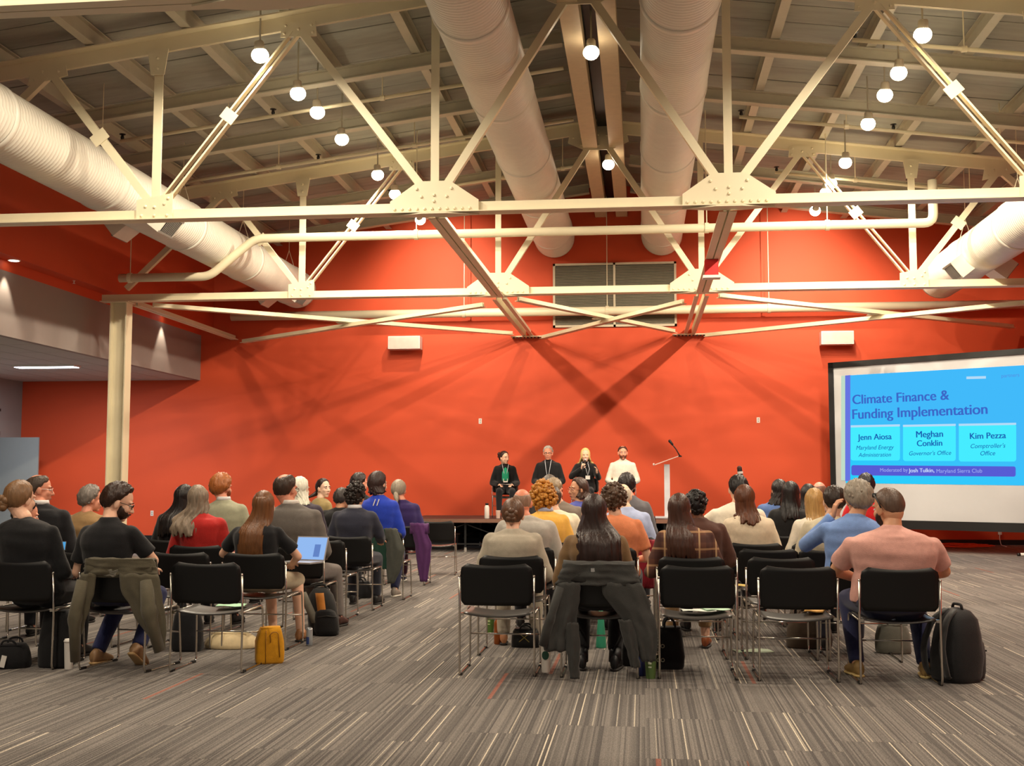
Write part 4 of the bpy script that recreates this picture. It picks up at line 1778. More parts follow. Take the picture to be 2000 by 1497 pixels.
def plaid():
    m = bpy.data.materials.new('brown plaid flannel')
    m.use_nodes = True
    nt, N, L = nodes_of(m)
    b = N['Principled BSDF']
    b.inputs['Roughness'].default_value = 0.9
    tc = N.new('ShaderNodeTexCoord')
    sp = N.new('ShaderNodeSeparateXYZ')
    L.new(tc.outputs['Object'], sp.inputs[0])

    def st(axis, sc, th, off):
        a = N.new('ShaderNodeMath')
        a.operation = 'MULTIPLY_ADD'
        L.new(sp.outputs[axis], a.inputs[0])
        a.inputs[1].default_value = sc
        a.inputs[2].default_value = off
        f = N.new('ShaderNodeMath')
        f.operation = 'FRACT'
        L.new(a.outputs[0], f.inputs[0])
        c = N.new('ShaderNodeMath')
        c.operation = 'LESS_THAN'
        L.new(f.outputs[0], c.inputs[0])
        c.inputs[1].default_value = th
        return c.outputs[0]

    def mixc(fac, a, col, k=0.55):
        mm = N.new('ShaderNodeMath')
        mm.operation = 'MULTIPLY'
        L.new(fac, mm.inputs[0])
        mm.inputs[1].default_value = k
        x = N.new('ShaderNodeMix')
        x.data_type = 'RGBA'
        L.new(mm.outputs[0], x.inputs['Factor'])
        if isinstance(a, tuple):
            x.inputs['A'].default_value = a
        else:
            L.new(a, x.inputs['A'])
        x.inputs['B'].default_value = col
        return x.outputs['Result']
    c = mixc(st('X', 7.5, 0.42, 0.1), srgb(96, 58, 44), srgb(62, 36, 34))
    c = mixc(st('Z', 7.5, 0.42, 0.3), c, srgb(66, 40, 38))
    c = mixc(st('X', 7.5, 0.10, 0.55), c, srgb(214, 176, 130), 0.6)
    c = mixc(st('Z', 7.5, 0.12, 0.75), c, srgb(204, 160, 116), 0.5)
    L.new(c, b.inputs['Base Color'])
    return m
SK_PALE, SK_TAN, SK_PINK, SK_DARK = (232, 184, 156), (206, 152, 118), (226, 156, 128), (128, 82, 60)
BLACK, NAVY = (20, 20, 23), (34, 40, 66)
# ---- left block
person('the woman in black at far left', 'person in black sweater with tied-back light brown hair, far left of the rear row', 12, 16, 938, 8.27,
       dict(x=-4.52, top='long', tc=BLACK, hair='bun', hc=(118, 86, 56), bunp=(-0.03, -0.112, -0.035), hyaw=-22, bw=1.22, skin=SK_PALE, fem=True, pc=(24, 24, 28), face=True, cx=-4.54))
person('the man in the black polo', 'person in black polo with dark beard and glasses looking down to the right', 228, 240, 944, 8.25,
       dict(cx=-3.78, top='polo', tc=(24, 24, 27), hair='short', ht=0.022, hc=(50, 30, 20), hyaw=-62, hpitch=20, beard=True, glasses=True, face=True, skin=SK_PALE, pc=(38, 44, 84), sc=(150, 116, 80), solec=(196, 160, 110), legs='tuck', yaw=-8,
            R=((0.30, 0.03, 0.78), (0.14, 0.28, 0.70))))
person('the woman with the laptop', 'person in black tee with long straight brown hair working on a laptop', 507, 519, 958, 9.41,
       dict(cx=-3.15, top='tee', tc=(22, 22, 26), hair='long', hc=(104, 66, 36), len=0.56, rlow=0.12, hx=-0.01, fem=True, skin=SK_PALE, lower='skirt', pc=(190, 176, 150), sc=(160, 110, 70), hyaw=8, hpitch=12, bw=1.06,
            R=((0.33, 0.02, 0.74), (0.20, 0.28, 0.66)), L=((-0.31, 0.0, 0.76), (-0.04, 0.27, 0.68)), legs='right'))
person('the man in the grey suit', 'person in grey tweed suit with balding crown and white collar', 590, 556, 924, 10.45,
       dict(cx=-3.12, top='blazer', tc=(112, 106, 100), hair='ring', hc=(58, 42, 32), ht=0.012, up=[(0, 66), (60, 72), (100, 68), (140, 50), (180, 38)], hyaw=-22, glasses=True, collar=(235, 230, 222), pc=(118, 110, 106), bw=1.12, skin=SK_PINK, sc=(70, 36, 28), legs='right'))
person('the woman in red', 'person in red jacket with long curly grey hair', 407, 392, 947, 10.45,
       dict(top='jacket', tc=(186, 40, 36), hair='long', hc=(138, 122, 104), len=0.44, rlow=0.145, hx=-0.10, wav=0.10, ridge=0.12, fem=True, bw=1.1, skin=SK_PINK, hyaw=10, hroll=-6))
person('the man with ginger hair', 'person with short ginger hair and sage green blazer', 452, 438, 926, 12.4,
       dict(top='blazer', tc=(150, 150, 126), hair='mop', hc=(156, 92, 44), curls=70, curl_r=0.016, vol=0.012, hyaw=-24, beard=True, bdc=(120, 62, 30), skin=SK_PINK, collar=(220, 220, 220)))
person('the woman with black hair behind red', 'person with long black hair and black coat beside the red jacket', 352, 365, 946, 11.5,
       dict(top='jacket', tc=(18, 17, 19), hair='long', hc=(22, 17, 16), len=0.5, rlow=0.125, hx=-0.05, fem=True, hyaw=-10, hroll=8))
person('the man in the black suit', 'person in black suit with clear glasses looking right, far left', 100, 84, 925, 10.3,
       dict(top='blazer', tc=(24, 24, 28), hair='ring', hc=(70, 56, 46), ht=0.010, up=[(0, 70), (60, 70), (100, 66), (140, 52), (180, 40)], hyaw=-62, glasses=True, gc=(220, 200, 190), face=True, collar=(232, 230, 228), skin=SK_PINK, bw=1.12, pc=(28, 28, 34)))
person('the small dark-haired person', 'small person with dark hair half hidden between two people in black', 50, 57, 976, 9.41,
       dict(top='long', tc=(30, 28, 30), hair='short', hc=(34, 28, 26), hyaw=-50, hpitch=14, skin=SK_PINK, face=True, fem=True))
person('the man in the tan sweater', 'person in tan sweater with grey hair beside the cream column', 175, 186, 949, 11.5,
       dict(top='long', tc=(152, 122, 82), hair='mop', hc=(120, 112, 104), curls=60, curl_r=0.017, vol=0.012, hyaw=-55, face=True, skin=SK_PINK, pc=(60, 60, 66)))
person('the white-haired woman', 'person with wavy white hair and dark mauve jacket', 602, 590, 931, 13.2,
       dict(top='jacket', tc=(58, 50, 62), hair='long', hc=(226, 214, 194), len=0.30, rlow=0.10, wav=0.08, ridge=0.10, fem=True, hyaw=-25, pc=(40, 40, 46)))
person('the person looking back', 'person in khaki top with dark tied hair looking back over the shoulder', 641, 645, 934, 16.6,
       dict(top='long', tc=(150, 132, 88), hair='tail', hc=(40, 24, 20), yaw=-40, hyaw=-84, face=True, skin=(236, 196, 170), fem=True, tail=0.10, hpitch=0))
person('the person in the navy blazer', 'person in navy blazer with thick dark curly hair', 697, 698, 944, 12.37,
       dict(cx=-3.12, top='blazer', tc=(46, 48, 62), hair='curly', hc=(30, 22, 18), curls=190, curl_r=0.022, vol=0.024, hyaw=-14, collar=(225, 225, 228), pc=(46, 48, 58), skin=SK_TAN, R=((0.25, 0.0, 0.80), (0.22, 0.22, 0.72))))
person('the person in the black jacket', 'person with dark grey hair and black jacket hunched beside the navy blazer', 664, 671, 953, 14.2,
       dict(top='jacket', tc=(28, 27, 28), hair='short', hc=(56, 50, 46), hyaw=-30, skin=SK_TAN))
person('the tall dark-haired man', 'person with short dark hair rising behind the curly-haired navy blazer', 704, 705, 917, 15.5,
       dict(top='jacket', tc=(30, 30, 34), hair='short', hc=(38, 26, 22), hyaw=-40, skin=SK_PINK, face=True))
person('the person in bright blue', 'person in bright blue jacket with two white stripes at the neck', 748, 741, 921, 13.5,
       dict(cx=-3.02, top='jacket', tc=(34, 62, 178), hair='bob', hc=(50, 34, 32), len=0.24, rlow=0.085, hyaw=-30, face=True, skin=SK_PALE, pc=(36, 40, 72), sc=(150, 140, 130), solec=(225, 218, 205), fem=True, legs='back'))
person('the person in purple', 'person in dark purple jacket with low grey ponytail', 797, 781, 937, 15.4,
       dict(top='jacket', tc=(52, 38, 92), hair='tail', hc=(158, 146, 128), tail=0.13, ht=0.016, hyaw=-8, skin=SK_PINK, pc=(66, 26, 48), fem=True, sc=(60, 60, 80), solec=(230, 225, 215)))
# ---- right block
person('the woman with the charcoal jacket', 'person with very long dark hair and olive sweater in front of charcoal jacket', 1166, 1161, 964, 8.33,
       dict(cx=RB['B'], top='long', tc=(126, 98, 66), hair='long', hc=(46, 30, 26), len=0.53, rlow=0.165, hx=0.03, fem=True, bw=1.08, skin=SK_PALE, pc=(20, 20, 22), plen=0.86, boots=True, sc=(18, 18, 20), legs='back', ridge=0.06))
person('the man in the pink polo', 'person in pink polo with cropped hair, dark beard and sunglasses on head', 1738, 1732, 951, 8.28,
       dict(cx=1.715, top='polo', tc=(216, 162, 150), hair='crew', hc=(92, 72, 60), hyaw=32, hpitch=8, hroll=-3, beard=True, bdc=(40, 28, 24), bw=1.5, belly=1.04, skin=SK_TAN, pc=(34, 38, 72), sc=(150, 120, 70), solec=(214, 186, 120), legs='wide', hs=1.06, face=True,
            L=((-0.37, 0.06, 0.74), (-0.17, 0.33, 0.66)), R=((0.37, 0.06, 0.74), (0.15, 0.33, 0.66))))
person('the woman in the grey blazer', 'person in light grey blazer with brown hair pinned up', 1005, 1003, 973, 9.3,
       dict(cx=RB['A'], top='blazer', tc=(178, 168, 150), hair='bun', hc=(92, 62, 42), bunp=(0, -0.105, -0.01), fem=True, skin=SK_PALE, pc=(178, 168, 150), sc=(190, 130, 90), bw=1.08))
person('the person in orange', 'person in peach orange tee with short brown curls', 1210, 1198, 946, 10.42,
       dict(top='tee', tc=(238, 146, 100), hair='curly', hc=(86, 64, 48), curls=190, curl_r=0.021, vol=0.024, skin=SK_PALE, hyaw=8, pc=(60, 60, 70), cx=RB['B']))
person('the woman in flannel', 'person in brown plaid shirt with long straight dark hair', 1346, 1326, 963, 9.3,
       dict(cx=RB['C'], top='shirt', tmat=plaid(), hair='long', hc=(66, 40, 30), len=0.50, rlow=0.125, hx=-0.03, fem=True, hyaw=-8, skin=SK_PALE, pc=(150, 120, 84), sc=(150, 80, 40), bw=1.1, plen=0.8))
person('the man in light blue', 'person in blue shirt with grey curls leaning cheek on hand', 1652, 1672, 939, 9.3,
       dict(cx=RB['E'] - 0.04, top='shirt', tc=(118, 150, 206), hair='mop', hc=(142, 132, 118), curls=120, curl_r=0.017, vol=0.014, hyaw=14, hroll=-4, skin=SK_TAN, bw=1.12, pc=(60, 64, 80),
            L=((-0.30, 0.10, 0.86), (-0.09, 0.06, 1.10)), Lh=((0.25, -0.1, 1.0), (1, 0.2, -0.2), 0.5)))
person('the bald man', 'person with shiny bald pink head and pale grey jacket', 1037, 1021, 956, 10.42,
       dict(cx=RB['A'], top='jacket', tc=(190, 184, 174), hair='ring', hc=(150, 120, 100), ht=0.003, hairz=0.0, skin=(234, 150, 118), bw=1.1))
person('the person with black curls', 'person with black curls and dark maroon plaid shoulder behind flannel', 1372, 1358, 958, 10.42,
       dict(cx=RB['C'], top='shirt', tc=(88, 56, 46), hair='curly', hc=(24, 18, 17), curls=150, curl_r=0.019, vol=0.018, skin=SK_DARK, hyaw=-10))
person('the young man in cream', 'person in cream shirt with short dark hair beside the blond', 1607, 1625, 949, 10.42,
       dict(top='long', tc=(216, 204, 176), hair='short', hc=(50, 36, 28), hyaw=10, skin=SK_PALE))
person('the woman in yellow', 'person in mustard yellow jacket with golden curls', 1073, 1062, 945, 11.4,
       dict(top='jacket', tc=(236, 184, 84), hair='curly', hc=(186, 126, 48), curls=260, curl_r=0.022, vol=0.045, drop=28, fem=True, hyaw=10, skin=SK_DARK, collar=(180, 190, 220)))
person('the woman in the cream sweater', 'person in cream knit sweater with shoulder-length chestnut hair', 1467, 1452, 947, 11.4,
       dict(cx=RB['D'], top='long', tc=(224, 208, 182), hair='bob', hc=(88, 50, 30), len=0.35, rlow=0.115, fem=True, hyaw=6, skin=SK_PALE, bw=1.16))
person('the blond woman', 'person in white sweater with long straight blond hair', 1590, 1588, 953, 11.4,
       dict(top='long', tc=(232, 224, 206), hair='long', hc=(176, 138, 84), len=0.32, rlow=0.095, fem=True, hyaw=-8, skin=SK_PALE))
person('the old man in pale blue', 'person in pale blue shirt with bald head and white fringe of hair', 1234, 1217, 946, 12.4,
       dict(top='shirt', tc=(176, 190, 226), hair='ring', hc=(214, 200, 180), ht=0.008, hairz=0.0, skin=(232, 196, 164), hyaw=-12))
person('the person in the white vest', 'person in white quilted vest hidden behind the golden curls', 1094, 1080, 950, 12.4,
       dict(top='jacket', tc=(236, 224, 196), tname='vest', hair='short', hc=(70, 52, 40), skin=SK_PALE))
person('the man in the taupe blazer', 'person in taupe blazer with short ash-grey hair looking right', 1105, 1083, 934, 13.4,
       dict(top='blazer', tc=(122, 110, 98), hair='short', hc=(140, 120, 92), hyaw=-35, skin=SK_PINK, bw=1.1))
person('the grey-haired head', 'person with dark grey hair just below the second panelist', 1068, 1074, 928, 15.4,
       dict(top='jacket', tc=(60, 56, 56), hair='short', hc=(84, 74, 66), skin=SK_TAN))
person('the woman in the blue and purple sweater', 'person in blue and purple sweater with glasses, face turned left', 1124, 1112, 933, 14.4,
       dict(top='long', tc=(84, 92, 170), hair='bob', hc=(70, 48, 38), len=0.23, rlow=0.09, fem=True, hyaw=96, face=True, glasses=True, gc=(190, 120, 90), skin=SK_TAN, hpitch=0, yaw=25))
person('the dark-haired man in grey', 'person in grey shirt with dark hair, right below the last panelist', 1238, 1224, 925, 14.4,
       dict(top='shirt', tc=(104, 102, 106), hair='short', hc=(34, 24, 22), skin=SK_PINK, ht=0.022))
person('the man in the white tee', 'person in white tee with black hair resting an arm on the next chair', 1436, 1440, 928, 12.4,
       dict(top='tee', tc=(232, 224, 204), hair='short', hc=(24, 19, 18), hyaw=12, bw=1.22, skin=SK_PALE, L=((-0.42, 0.02, 0.84), (-0.36, 0.02, 0.62)), Lh=((0.1, 0.5, -0.6), (0.5, 0.5, -0.5), 0.6)))
person('the woman in the black leather jacket', 'person in black leather jacket with long black hair', 1535, 1543, 940, 13.1,
       dict(top='jacket', tc=(26, 27, 28), hair='long', hc=(20, 16, 16), len=0.40, rlow=0.115, fem=True, hyaw=-15, skin=SK_DARK))
person('the second black-haired woman', 'person with rounded black hair between leather jacket and blond', 1573, 1577, 945, 14.1,
       dict(top='jacket', tc=(24, 24, 26), hair='long', hc=(18, 14, 14), len=0.36, rlow=0.11, fem=True, skin=SK_DARK))
person('the woman in denim', 'person in denim jacket with wavy black hair, leftmost of the dark-haired group', 1506, 1520, 936, 15.1,
       dict(top='jacket', tc=(92, 120, 176), hair='long', hc=(30, 22, 20), len=0.30, rlow=0.10, wav=0.08, ridge=0.1, fem=True, hyaw=20, skin=SK_TAN))
person('the man with the pink bald head', 'person with pink bald head peeking beside the screen frame', 1598, 1599, 942, 16.2,
       dict(top='shirt', tc=(150, 120, 110), hair='ring', hc=(120, 90, 76), ht=0.004, hairz=0, skin=(232, 150, 130), hyaw=-30))
person('the person in the red shirt', 'person in red shirt with dark hair in front of the slide', 1690, 1688, 925, 14.4,
       dict(top='polo', tc=(206, 34, 40), hair='short', hc=(28, 24, 34), skin=SK_TAN, bw=1.05))
# ---- panel on the stage
PG = dict(group='panelists on the stage', z0=STZ, yaw=180)


def pan(**k):
    d = dict(PG)
    d.update(k)
    return d


person('the first panelist', 'panelist in black blazer over green blouse with papers in lap', 987, 985, 881, 23.65,
       pan(top='blazer', tc=(20, 20, 22), hair='bun', hc=(48, 30, 26), bunp=(0.02, -0.11, 0.05), hyaw=38, hpitch=2, face=True, fem=True, skin=SK_PALE, pc=(22, 22, 26), yaw=188))
person('the second panelist', 'panelist in black cardigan with short grey hair and glasses', 1071, 1070, 871, 23.65,
       pan(top='jacket', tc=(24, 24, 26), hair='short', hc=(186, 180, 170), hyaw=0, glasses=True, face=True, fem=True, skin=SK_PINK, bw=1.15, pc=(26, 26, 30)))
person('the third panelist', 'panelist with long blond hair speaking into a handheld microphone', 1143, 1143, 875, 23.65,
       pan(top='jacket', tc=(20, 19, 21), hair='long', hc=(226, 190, 122), len=0.36, rlow=0.14, fem=True, face=True, skin=SK_PALE, pc=(20, 20, 24), hyaw=6, legs='cross', spread=(128, 110),
           R=((0.27, 0.06, 0.82), (0.05, 0.17, 0.98)), Rh=((-0.2, 0.35, 0.85), (-0.4, -0.5, 0.2), 1.0), L=((-0.27, 0.08, 0.80), (-0.25, 0.24, 0.90)), Lh=((0.1, 0.3, 0.9), (0.7, 0.3, 0.0), 0.5)))
person('the fourth panelist', 'panelist in white shirt with receding dark hair and beard', 1216, 1216, 870, 23.65,
       pan(top='shirt', tc=(228, 222, 208), hair='ring', hc=(70, 44, 36), ht=0.011, up=[(0, 62), (50, 60), (100, 70), (180, 78)], beard=True, bdc=(112, 66, 44), face=True, skin=SK_PINK, hyaw=8, pc=(50, 54, 70), bw=1.1))
run_jobs()
for n, D in enumerate(PEOPLE):
    build_person(D, n)
# ------------------------------------------------------------------ stage
M_STAGE = mat('dark brown stage deck', (58, 44, 40), 0.55, var=0.2, vscale=6)
M_SFRAME = mat('black stage steel', (26, 26, 28), 0.45, metal=0.3)


def make_platform():
    t = thing('stage_platform', 'x', 'stage')
    g = G()
    g.b2(-1.215, 1.215, 0.0, 2.44, STZ - 0.04, STZ - 0.002)
    part('deck_board', g, M_STAGE, t)
    g = G()
    g.b2(-1.215, 1.215, -0.012, 0.0, STZ - 0.07, STZ)
    part('edge_trim', g, mat('worn stage edge', (150, 112, 94), 0.4, metal=0.4), t)
    for x in (-1.05, 0.0, 1.05):
        lg = G()
        for y in (0.14, 2.28):
            lg.b2(x - 0.02, x + 0.02, y - 0.02, y + 0.02, 0.09, STZ - 0.04)
        lg.b2(x - 0.018, x + 0.018, 0.14, 2.28, 0.30, 0.34)
        lg.b2(x - 0.018, x + 0.018, 0.14, 2.28, STZ - 0.09, STZ - 0.04)
        f = part('leg_frame', lg, M_SFRAME, t)
        for y in (0.14, 2.28):
            g = G()
            g.cyl((x, y, 0.0), (x, y, 0.09), 0.03, 0.024, 10)
            part('foot', g, mat('grey foot cap', (150, 146, 140), 0.5), f)
    for y in (0.14, 2.28):
        g = G()
        g.bar((-1.05, y, 0.16), (0, y, STZ - 0.1), 0.02, 0.02)
        g.bar((1.05, y, 0.16), (0, y, STZ - 0.1), 0.02, 0.02)
        g.b2(-1.05, 1.05, y - 0.012, y + 0.012, 0.14, 0.17)
        part('cross_bar', g, M_SFRAME, t)
    return t


pf = make_platform()
for i, (x, nm) in enumerate(((-3.42, 'left one, behind the aisle chair'), (-0.98, 'middle one, carrying the panelists'), (1.46, 'right one, under the lectern'))):
    o = pf if i == 0 else copy_tree(pf)
    o.location = (x, 22.6, 0)
    o['label'] = 'low portable stage platform on folding legs, ' + nm
    o['group'] = 'portable stage platforms'
# dark skirt boards stored beneath the stage
g = G()
g.b2(-4.6, 2.6, 25.06, 25.09, 0.0, STZ - 0.02)
tag(part('stage_skirt', g, fabric('black skirt cloth', (14, 14, 16))), 'black cloth skirt hung along the back of the stage', 'skirt')
for i, (x, w, h, c, nm) in enumerate(((-3.95, 0.60, 0.30, (30, 32, 36), 'the left one of two'), (-2.90, 0.5, 0.26, (24, 24, 26), 'the right one of two'))):
    t = thing('storage_crate', 'dark low crate stored under the stage, ' + nm, 'crate', (x, 23.7, 0))
    g = G()
    g.loft([((0, 0, 0.0), (1, 0, 0), (0, 1, 0), w / 2 - 0.02, 0.2), ((0, 0, h), (1, 0, 0), (0, 1, 0), w / 2, 0.22)], 16, 6)
    part('bin', g, mat('dark crate plastic', c, 0.5), t)
    g = G()
    g.b2(-w / 2 - 0.01, w / 2 + 0.01, -0.23, 0.23, h, h + 0.03)
    part('lid', g, mat('crate lid', (96, 62, 52), 0.5), t)

# lectern with gooseneck microphone
LX = at_y(1303, 960, 23.7).x
t = thing('lectern', 'slim white post lectern with tilted clear top on the stage', 'lectern', (LX, 23.7, STZ))
g = G()
g.b2(-0.055, 0.055, -0.05, 0.05, 0.03, 1.06)
part('post', g, mat('lectern post', (206, 208, 214), 0.35, metal=0.2), t)
g = G()
g.b2(-0.24, 0.24, -0.2, 0.2, 0.0, 0.03)
part('foot_plate', g, mat('lectern post', (206, 208, 214), 0.35, metal=0.2), t)
g = G()
Rt = rot('Y', -20)
g.box((-0.02, 0, 1.13), (0.52, 0.40, 0.016), Rt)
tp = part('slanted_top', g, mat('pale clear acrylic', (226, 200, 190), 0.15), t)
g = G()
g.box((-0.26, 0, 1.06), (0.03, 0.40, 0.04), Rt)
part('lip', g, mat('lectern lip', (230, 216, 206), 0.3), tp)
t = thing('lectern_microphone', 'black gooseneck microphone rising from the lectern top', 'microphone', (LX + 0.2, 23.62, STZ + 1.22))
g = G()
g.tube(round_path([(0.06, 0, 0.0), (-0.03, 0, 0.16), (-0.10, 0, 0.24)], 0.05), 0.012, 8)
part('gooseneck', g, M_BLACK, t, smooth=True)
g = G()
g.cap((-0.09, 0, 0.235), (-0.14, 0, 0.30), 0.024, 0.030, 10)
part('mic_head', g, M_BLACK, t, smooth=True)
g = G()
g.lathe([(0.035, -0.01), (0.035, 0.012), (0.02, 0.02)], (0.06, 0, -0.005), 12)
part('clamp', g, M_BLACK, t)
# hand microphone
D3 = [D for D in PEOPLE if D['who'] == 'the third panelist'][0]
ob = D3['obj']
bpy.context.view_layer.update()
Wm = Matrix.Translation(Vector(D3['root'])) @ Matrix.Rotation(D3['yaw'], 4, 'Z')
hp = Wm @ (D3['arms'][1][2] + Vector((-0.03, 0.035, 0.05)))
mouth = Wm @ (D3['TH'] @ Vector((0, 0.125, -0.06)))
t = thing('hand_microphone', 'handheld microphone with pale head held at the blond panelist mouth', 'microphone', hp)
d = (mouth - hp)
g = G()
g.cap(-d.normalized() * 0.10, d * 0.72, 0.014, 0.018, 10)
part('grip', g, M_BLACK, t, smooth=True)
g = G()
g.ell(d * 0.86, 0.028, None, 12, 8)
part('mic_ball', g, mat('pale mic mesh', (190, 182, 176), 0.5), t, smooth=True)
# panel badges and papers
def badge(who, dx, z, w=0.09, h=0.075, label='x'):
    D = [q for q in PEOPLE if q['who'] == who][0]
    M = Matrix.Translation(Vector(D['root'])) @ Matrix.Rotation(D['yaw'], 4, 'Z')
    yf = 0.115 if D['kind'] != 'jacket' else 0.125
    t = thing('name_badge', label, 'badge', M @ Vector((dx, yf - 0.02, z)), D['yaw'])
    g = G()
    g.b2(-w / 2, w / 2, -0.003, 0.004, -h / 2, h / 2)
    part('card', g, M_WHITE, t)
    N = D['N']
    for s in (-1, 1):
        g = G()
        zt = N.z - z + 0.0
        g.tube([(0, 0, h / 2), (s * 0.035, 0.0, h / 2 + (zt - h / 2) * 0.5), (s * 0.06 - dx, -0.05, zt - 0.02), (s * 0.065 - dx, -0.14, zt + 0.015)], 0.006, 6)
        part('lanyard', g, mat('pale lanyard', (196, 200, 206), 0.6), t, smooth=True)


badge('the third panelist', -0.06, 0.80, label='white name badge on a lanyard of the blond panelist')
badge('the first panelist', 0.0, 0.74, label='small white badge on the lanyard of the panelist in green')
badge('the second panelist', 0.0, 0.72, label='name badge hanging on the grey-haired panelist')
D1 = [q for q in PEOPLE if q['who'] == 'the first panelist'][0]
M1 = Matrix.Translation(Vector(D1['root'])) @ Matrix.Rotation(D1['yaw'], 4, 'Z')
g = G()
N1 = D1['N']
rows = []
for i in range(8):
    t_ = i / 7
    z = N1.z - 0.03 - t_ * 0.30
    w = 0.012 + 0.058 * min(1, t_ * 2.2)
    rows.append([(u * w, -0.015 + 0.105 * min(1, t_ * 2.4) - 0.012 * u * u, z) for u in np.linspace(-1, 1, 7)])
g.sheet(rows, -0.012, (0, 1, 0))
part('blouse', g, fabric('green blouse', (34, 150, 112)), D1['obj'], smooth=True)


def paper(label, loc, w, h, rz, rgb, rx=0.0, group=None, name='paper_sheet', thick=0.003):
    t = thing(name, label, 'paper', loc, rz, group)
    g = G()
    n = 6
    grid = [[(-w / 2 + w * j / n, -h / 2 + h * i / n, 0.004 * math.sin(j * 1.1 + i * 0.5)) for j in range(n + 1)] for i in range(n + 1)]
    g.sheet(grid, thick, (0, 0, 1))
    o = part('sheet', g, mat('paper', rgb, 0.7, var=0.03), t, smooth=True)
    o.rotation_euler = (rx, 0, 0)
    return t


paper('white notes in the lap of the first panelist', M1 @ Vector((0.0, 0.27, 0.665)), 0.22, 0.16, 0.3, (236, 226, 220))

# ------------------------------------------------------------------ projection screen
SL, SR = CAMP + ray(1628, 719) * 24.3, CAMP + ray(2000, 697) * 21.7
su = Vector((SR.x - SL.x, SR.y - SL.y, 0)).normalized()
sn = Vector((su.y, -su.x, 0))
if sn.y > 0:
    sn = -sn
SB = (CAMP + ray(1628, 1013) * 24.3).z
SORG = Vector((SL.x, SL.y, SB))
SW, SH = 4.35, SL.z - SB


def on_screen(px, py):
    d = ray(px, py)
    t = (SORG - CAMP).dot(sn) / d.dot(sn)
    p = CAMP + d * t - SORG
    return p.dot(su), p.z


t = thing('projection_screen', 'large free-standing projection screen with black frame and blue slide', 'screen', SORG, math.atan2(su.y, su.x))
g = G()
g.b2(0, SW, 0.0, 0.012, 0, SH)
part('fabric', g, mat('white screen fabric', (196, 198, 200), 0.8, var=0.02), t)
for nm, a in (('left', (-0.11, 0.0, -0.17, SH + 0.11)), ('right', (SW, SW + 0.11, -0.17, SH + 0.11)), ('top', (-0.11, SW + 0.11, SH, SH + 0.11)), ('bottom', (-0.11, SW + 0.11, -0.17, 0.0))):
    g = G()
    g.b2(a[0], a[1], -0.03, 0.03, a[2], a[3])
    part('frame_bar', g, M_BLACK, t)
for x in (-0.05, SW + 0.05):
    g = G()
    g.b2(x - 0.025, x + 0.025, 0.03, 0.08, -SB + 0.0, SH)
    g.bar((x, -0.5, -SB + 0.02), (x, 0.6, -SB + 0.02), 0.05, 0.04)
    part('leg', g, M_BLACK, t)


def quad(name, pts, depth, m, parent):
    g = G()
    q = [on_screen(*p) for p in pts]
    vs = [(u, -depth, v) for u, v in q] + [(u, -depth + 0.002, v) for u, v in q]
    n = len(q)
    g.add(vs, [tuple(range(n)), tuple(range(2 * n - 1, n - 1, -1))] + [((i + 1) % n, i, n + i, n + (i + 1) % n) for i in range(n)])
    return part(name, g, m, parent)


def slide_mat():
    m = bpy.data.materials.new('projected blue slide')
    m.use_nodes = True
    nt, N, L = nodes_of(m)
    N.remove(N['Principled BSDF'])
    e = N.new('ShaderNodeEmission')
    tc = N.new('ShaderNodeTexCoord')
    mp = N.new('ShaderNodeMapping')
    mp.inputs['Rotation'].default_value = (0, math.radians(-25), 0)
    L.new(tc.outputs['Generated'], mp.inputs[0])
    sp = N.new('ShaderNodeSeparateXYZ')
    L.new(mp.outputs[0], sp.inputs[0])
    nz = N.new('ShaderNodeTexNoise')
    nz.inputs['Scale'].default_value = 1.6
    L.new(tc.outputs['Generated'], nz.inputs['Vector'])
    ad = N.new('ShaderNodeMath')
    ad.operation = 'MULTIPLY_ADD'
    L.new(nz.outputs['Fac'], ad.inputs[0])
    ad.inputs[1].default_value = 0.35
    L.new(sp.outputs['Z'], ad.inputs[2])
    r = N.new('ShaderNodeValToRGB')
    el = r.color_ramp.elements
    el[0].position, el[0].color = 0.25, srgb(40, 206, 252)
    el[1].position, el[1].color = 0.95, srgb(66, 186, 250)
    L.new(ad.outputs[0], r.inputs[0])
    L.new(r.outputs[0], e.inputs[0])
    e.inputs[1].default_value = 1.0
    L.new(e.outputs[0], N['Material Output'].inputs[0])
    return m


slide = quad('slide', [(1652, 944), (2014, 949), (2014, 713), (1652, 734)], 0.004, slide_mat(), t)
quad('slide_edge', [(1643, 939), (1651, 939), (1651, 734), (1643, 735)], 0.004, emat('pale slide edge', (206, 236, 214), 0.85), slide)
quad('slide_edge', [(1651, 940), (1661, 940), (1661, 733), (1651, 734)], 0.006, emat('violet slide edge', (108, 122, 236), 0.9), slide)


def rquad(name, x0, y0, x1, y1, r, m, depth, dy=0.0):
    pts = []
    for cx_, cy_, a0 in ((x1 - r, y1 - r, 0), (x0 + r, y1 - r, 90), (x0 + r, y0 + r, 180), (x1 - r, y0 + r, 270)):
        for k in range(5):
            a = math.radians(a0 + 22.5 * k)
            x = cx_ + r * math.cos(a)
            pts.append((x, cy_ + r * math.sin(a) + dy * (x - x0)))
    quad(name, pts[::-1], depth, m, slide)


E_BOX, E_BAR = emat('cyan slide box', (70, 236, 255), 1.0), emat('pale box strip', (186, 224, 252), 0.95)
for x0, y0, x1, y1 in ((1662, 832, 1758, 900), (1764, 831, 1867, 901), (1873, 829, 1985, 902)):
    rquad('slide_box', x0, y0, x1, y1, 5, E_BOX, 0.008)
    quad('box_strip', [(x0, y0 + 3.4), (x1, y0 + 1.4), (x1, y0 - 2.8), (x0, y0 - 0.8)], 0.010, E_BAR, slide)
rquad('purple_bar', 1663, 909, 1984, 929, 4, emat('violet bar', (92, 96, 222), 0.9), 0.008, 0.008)


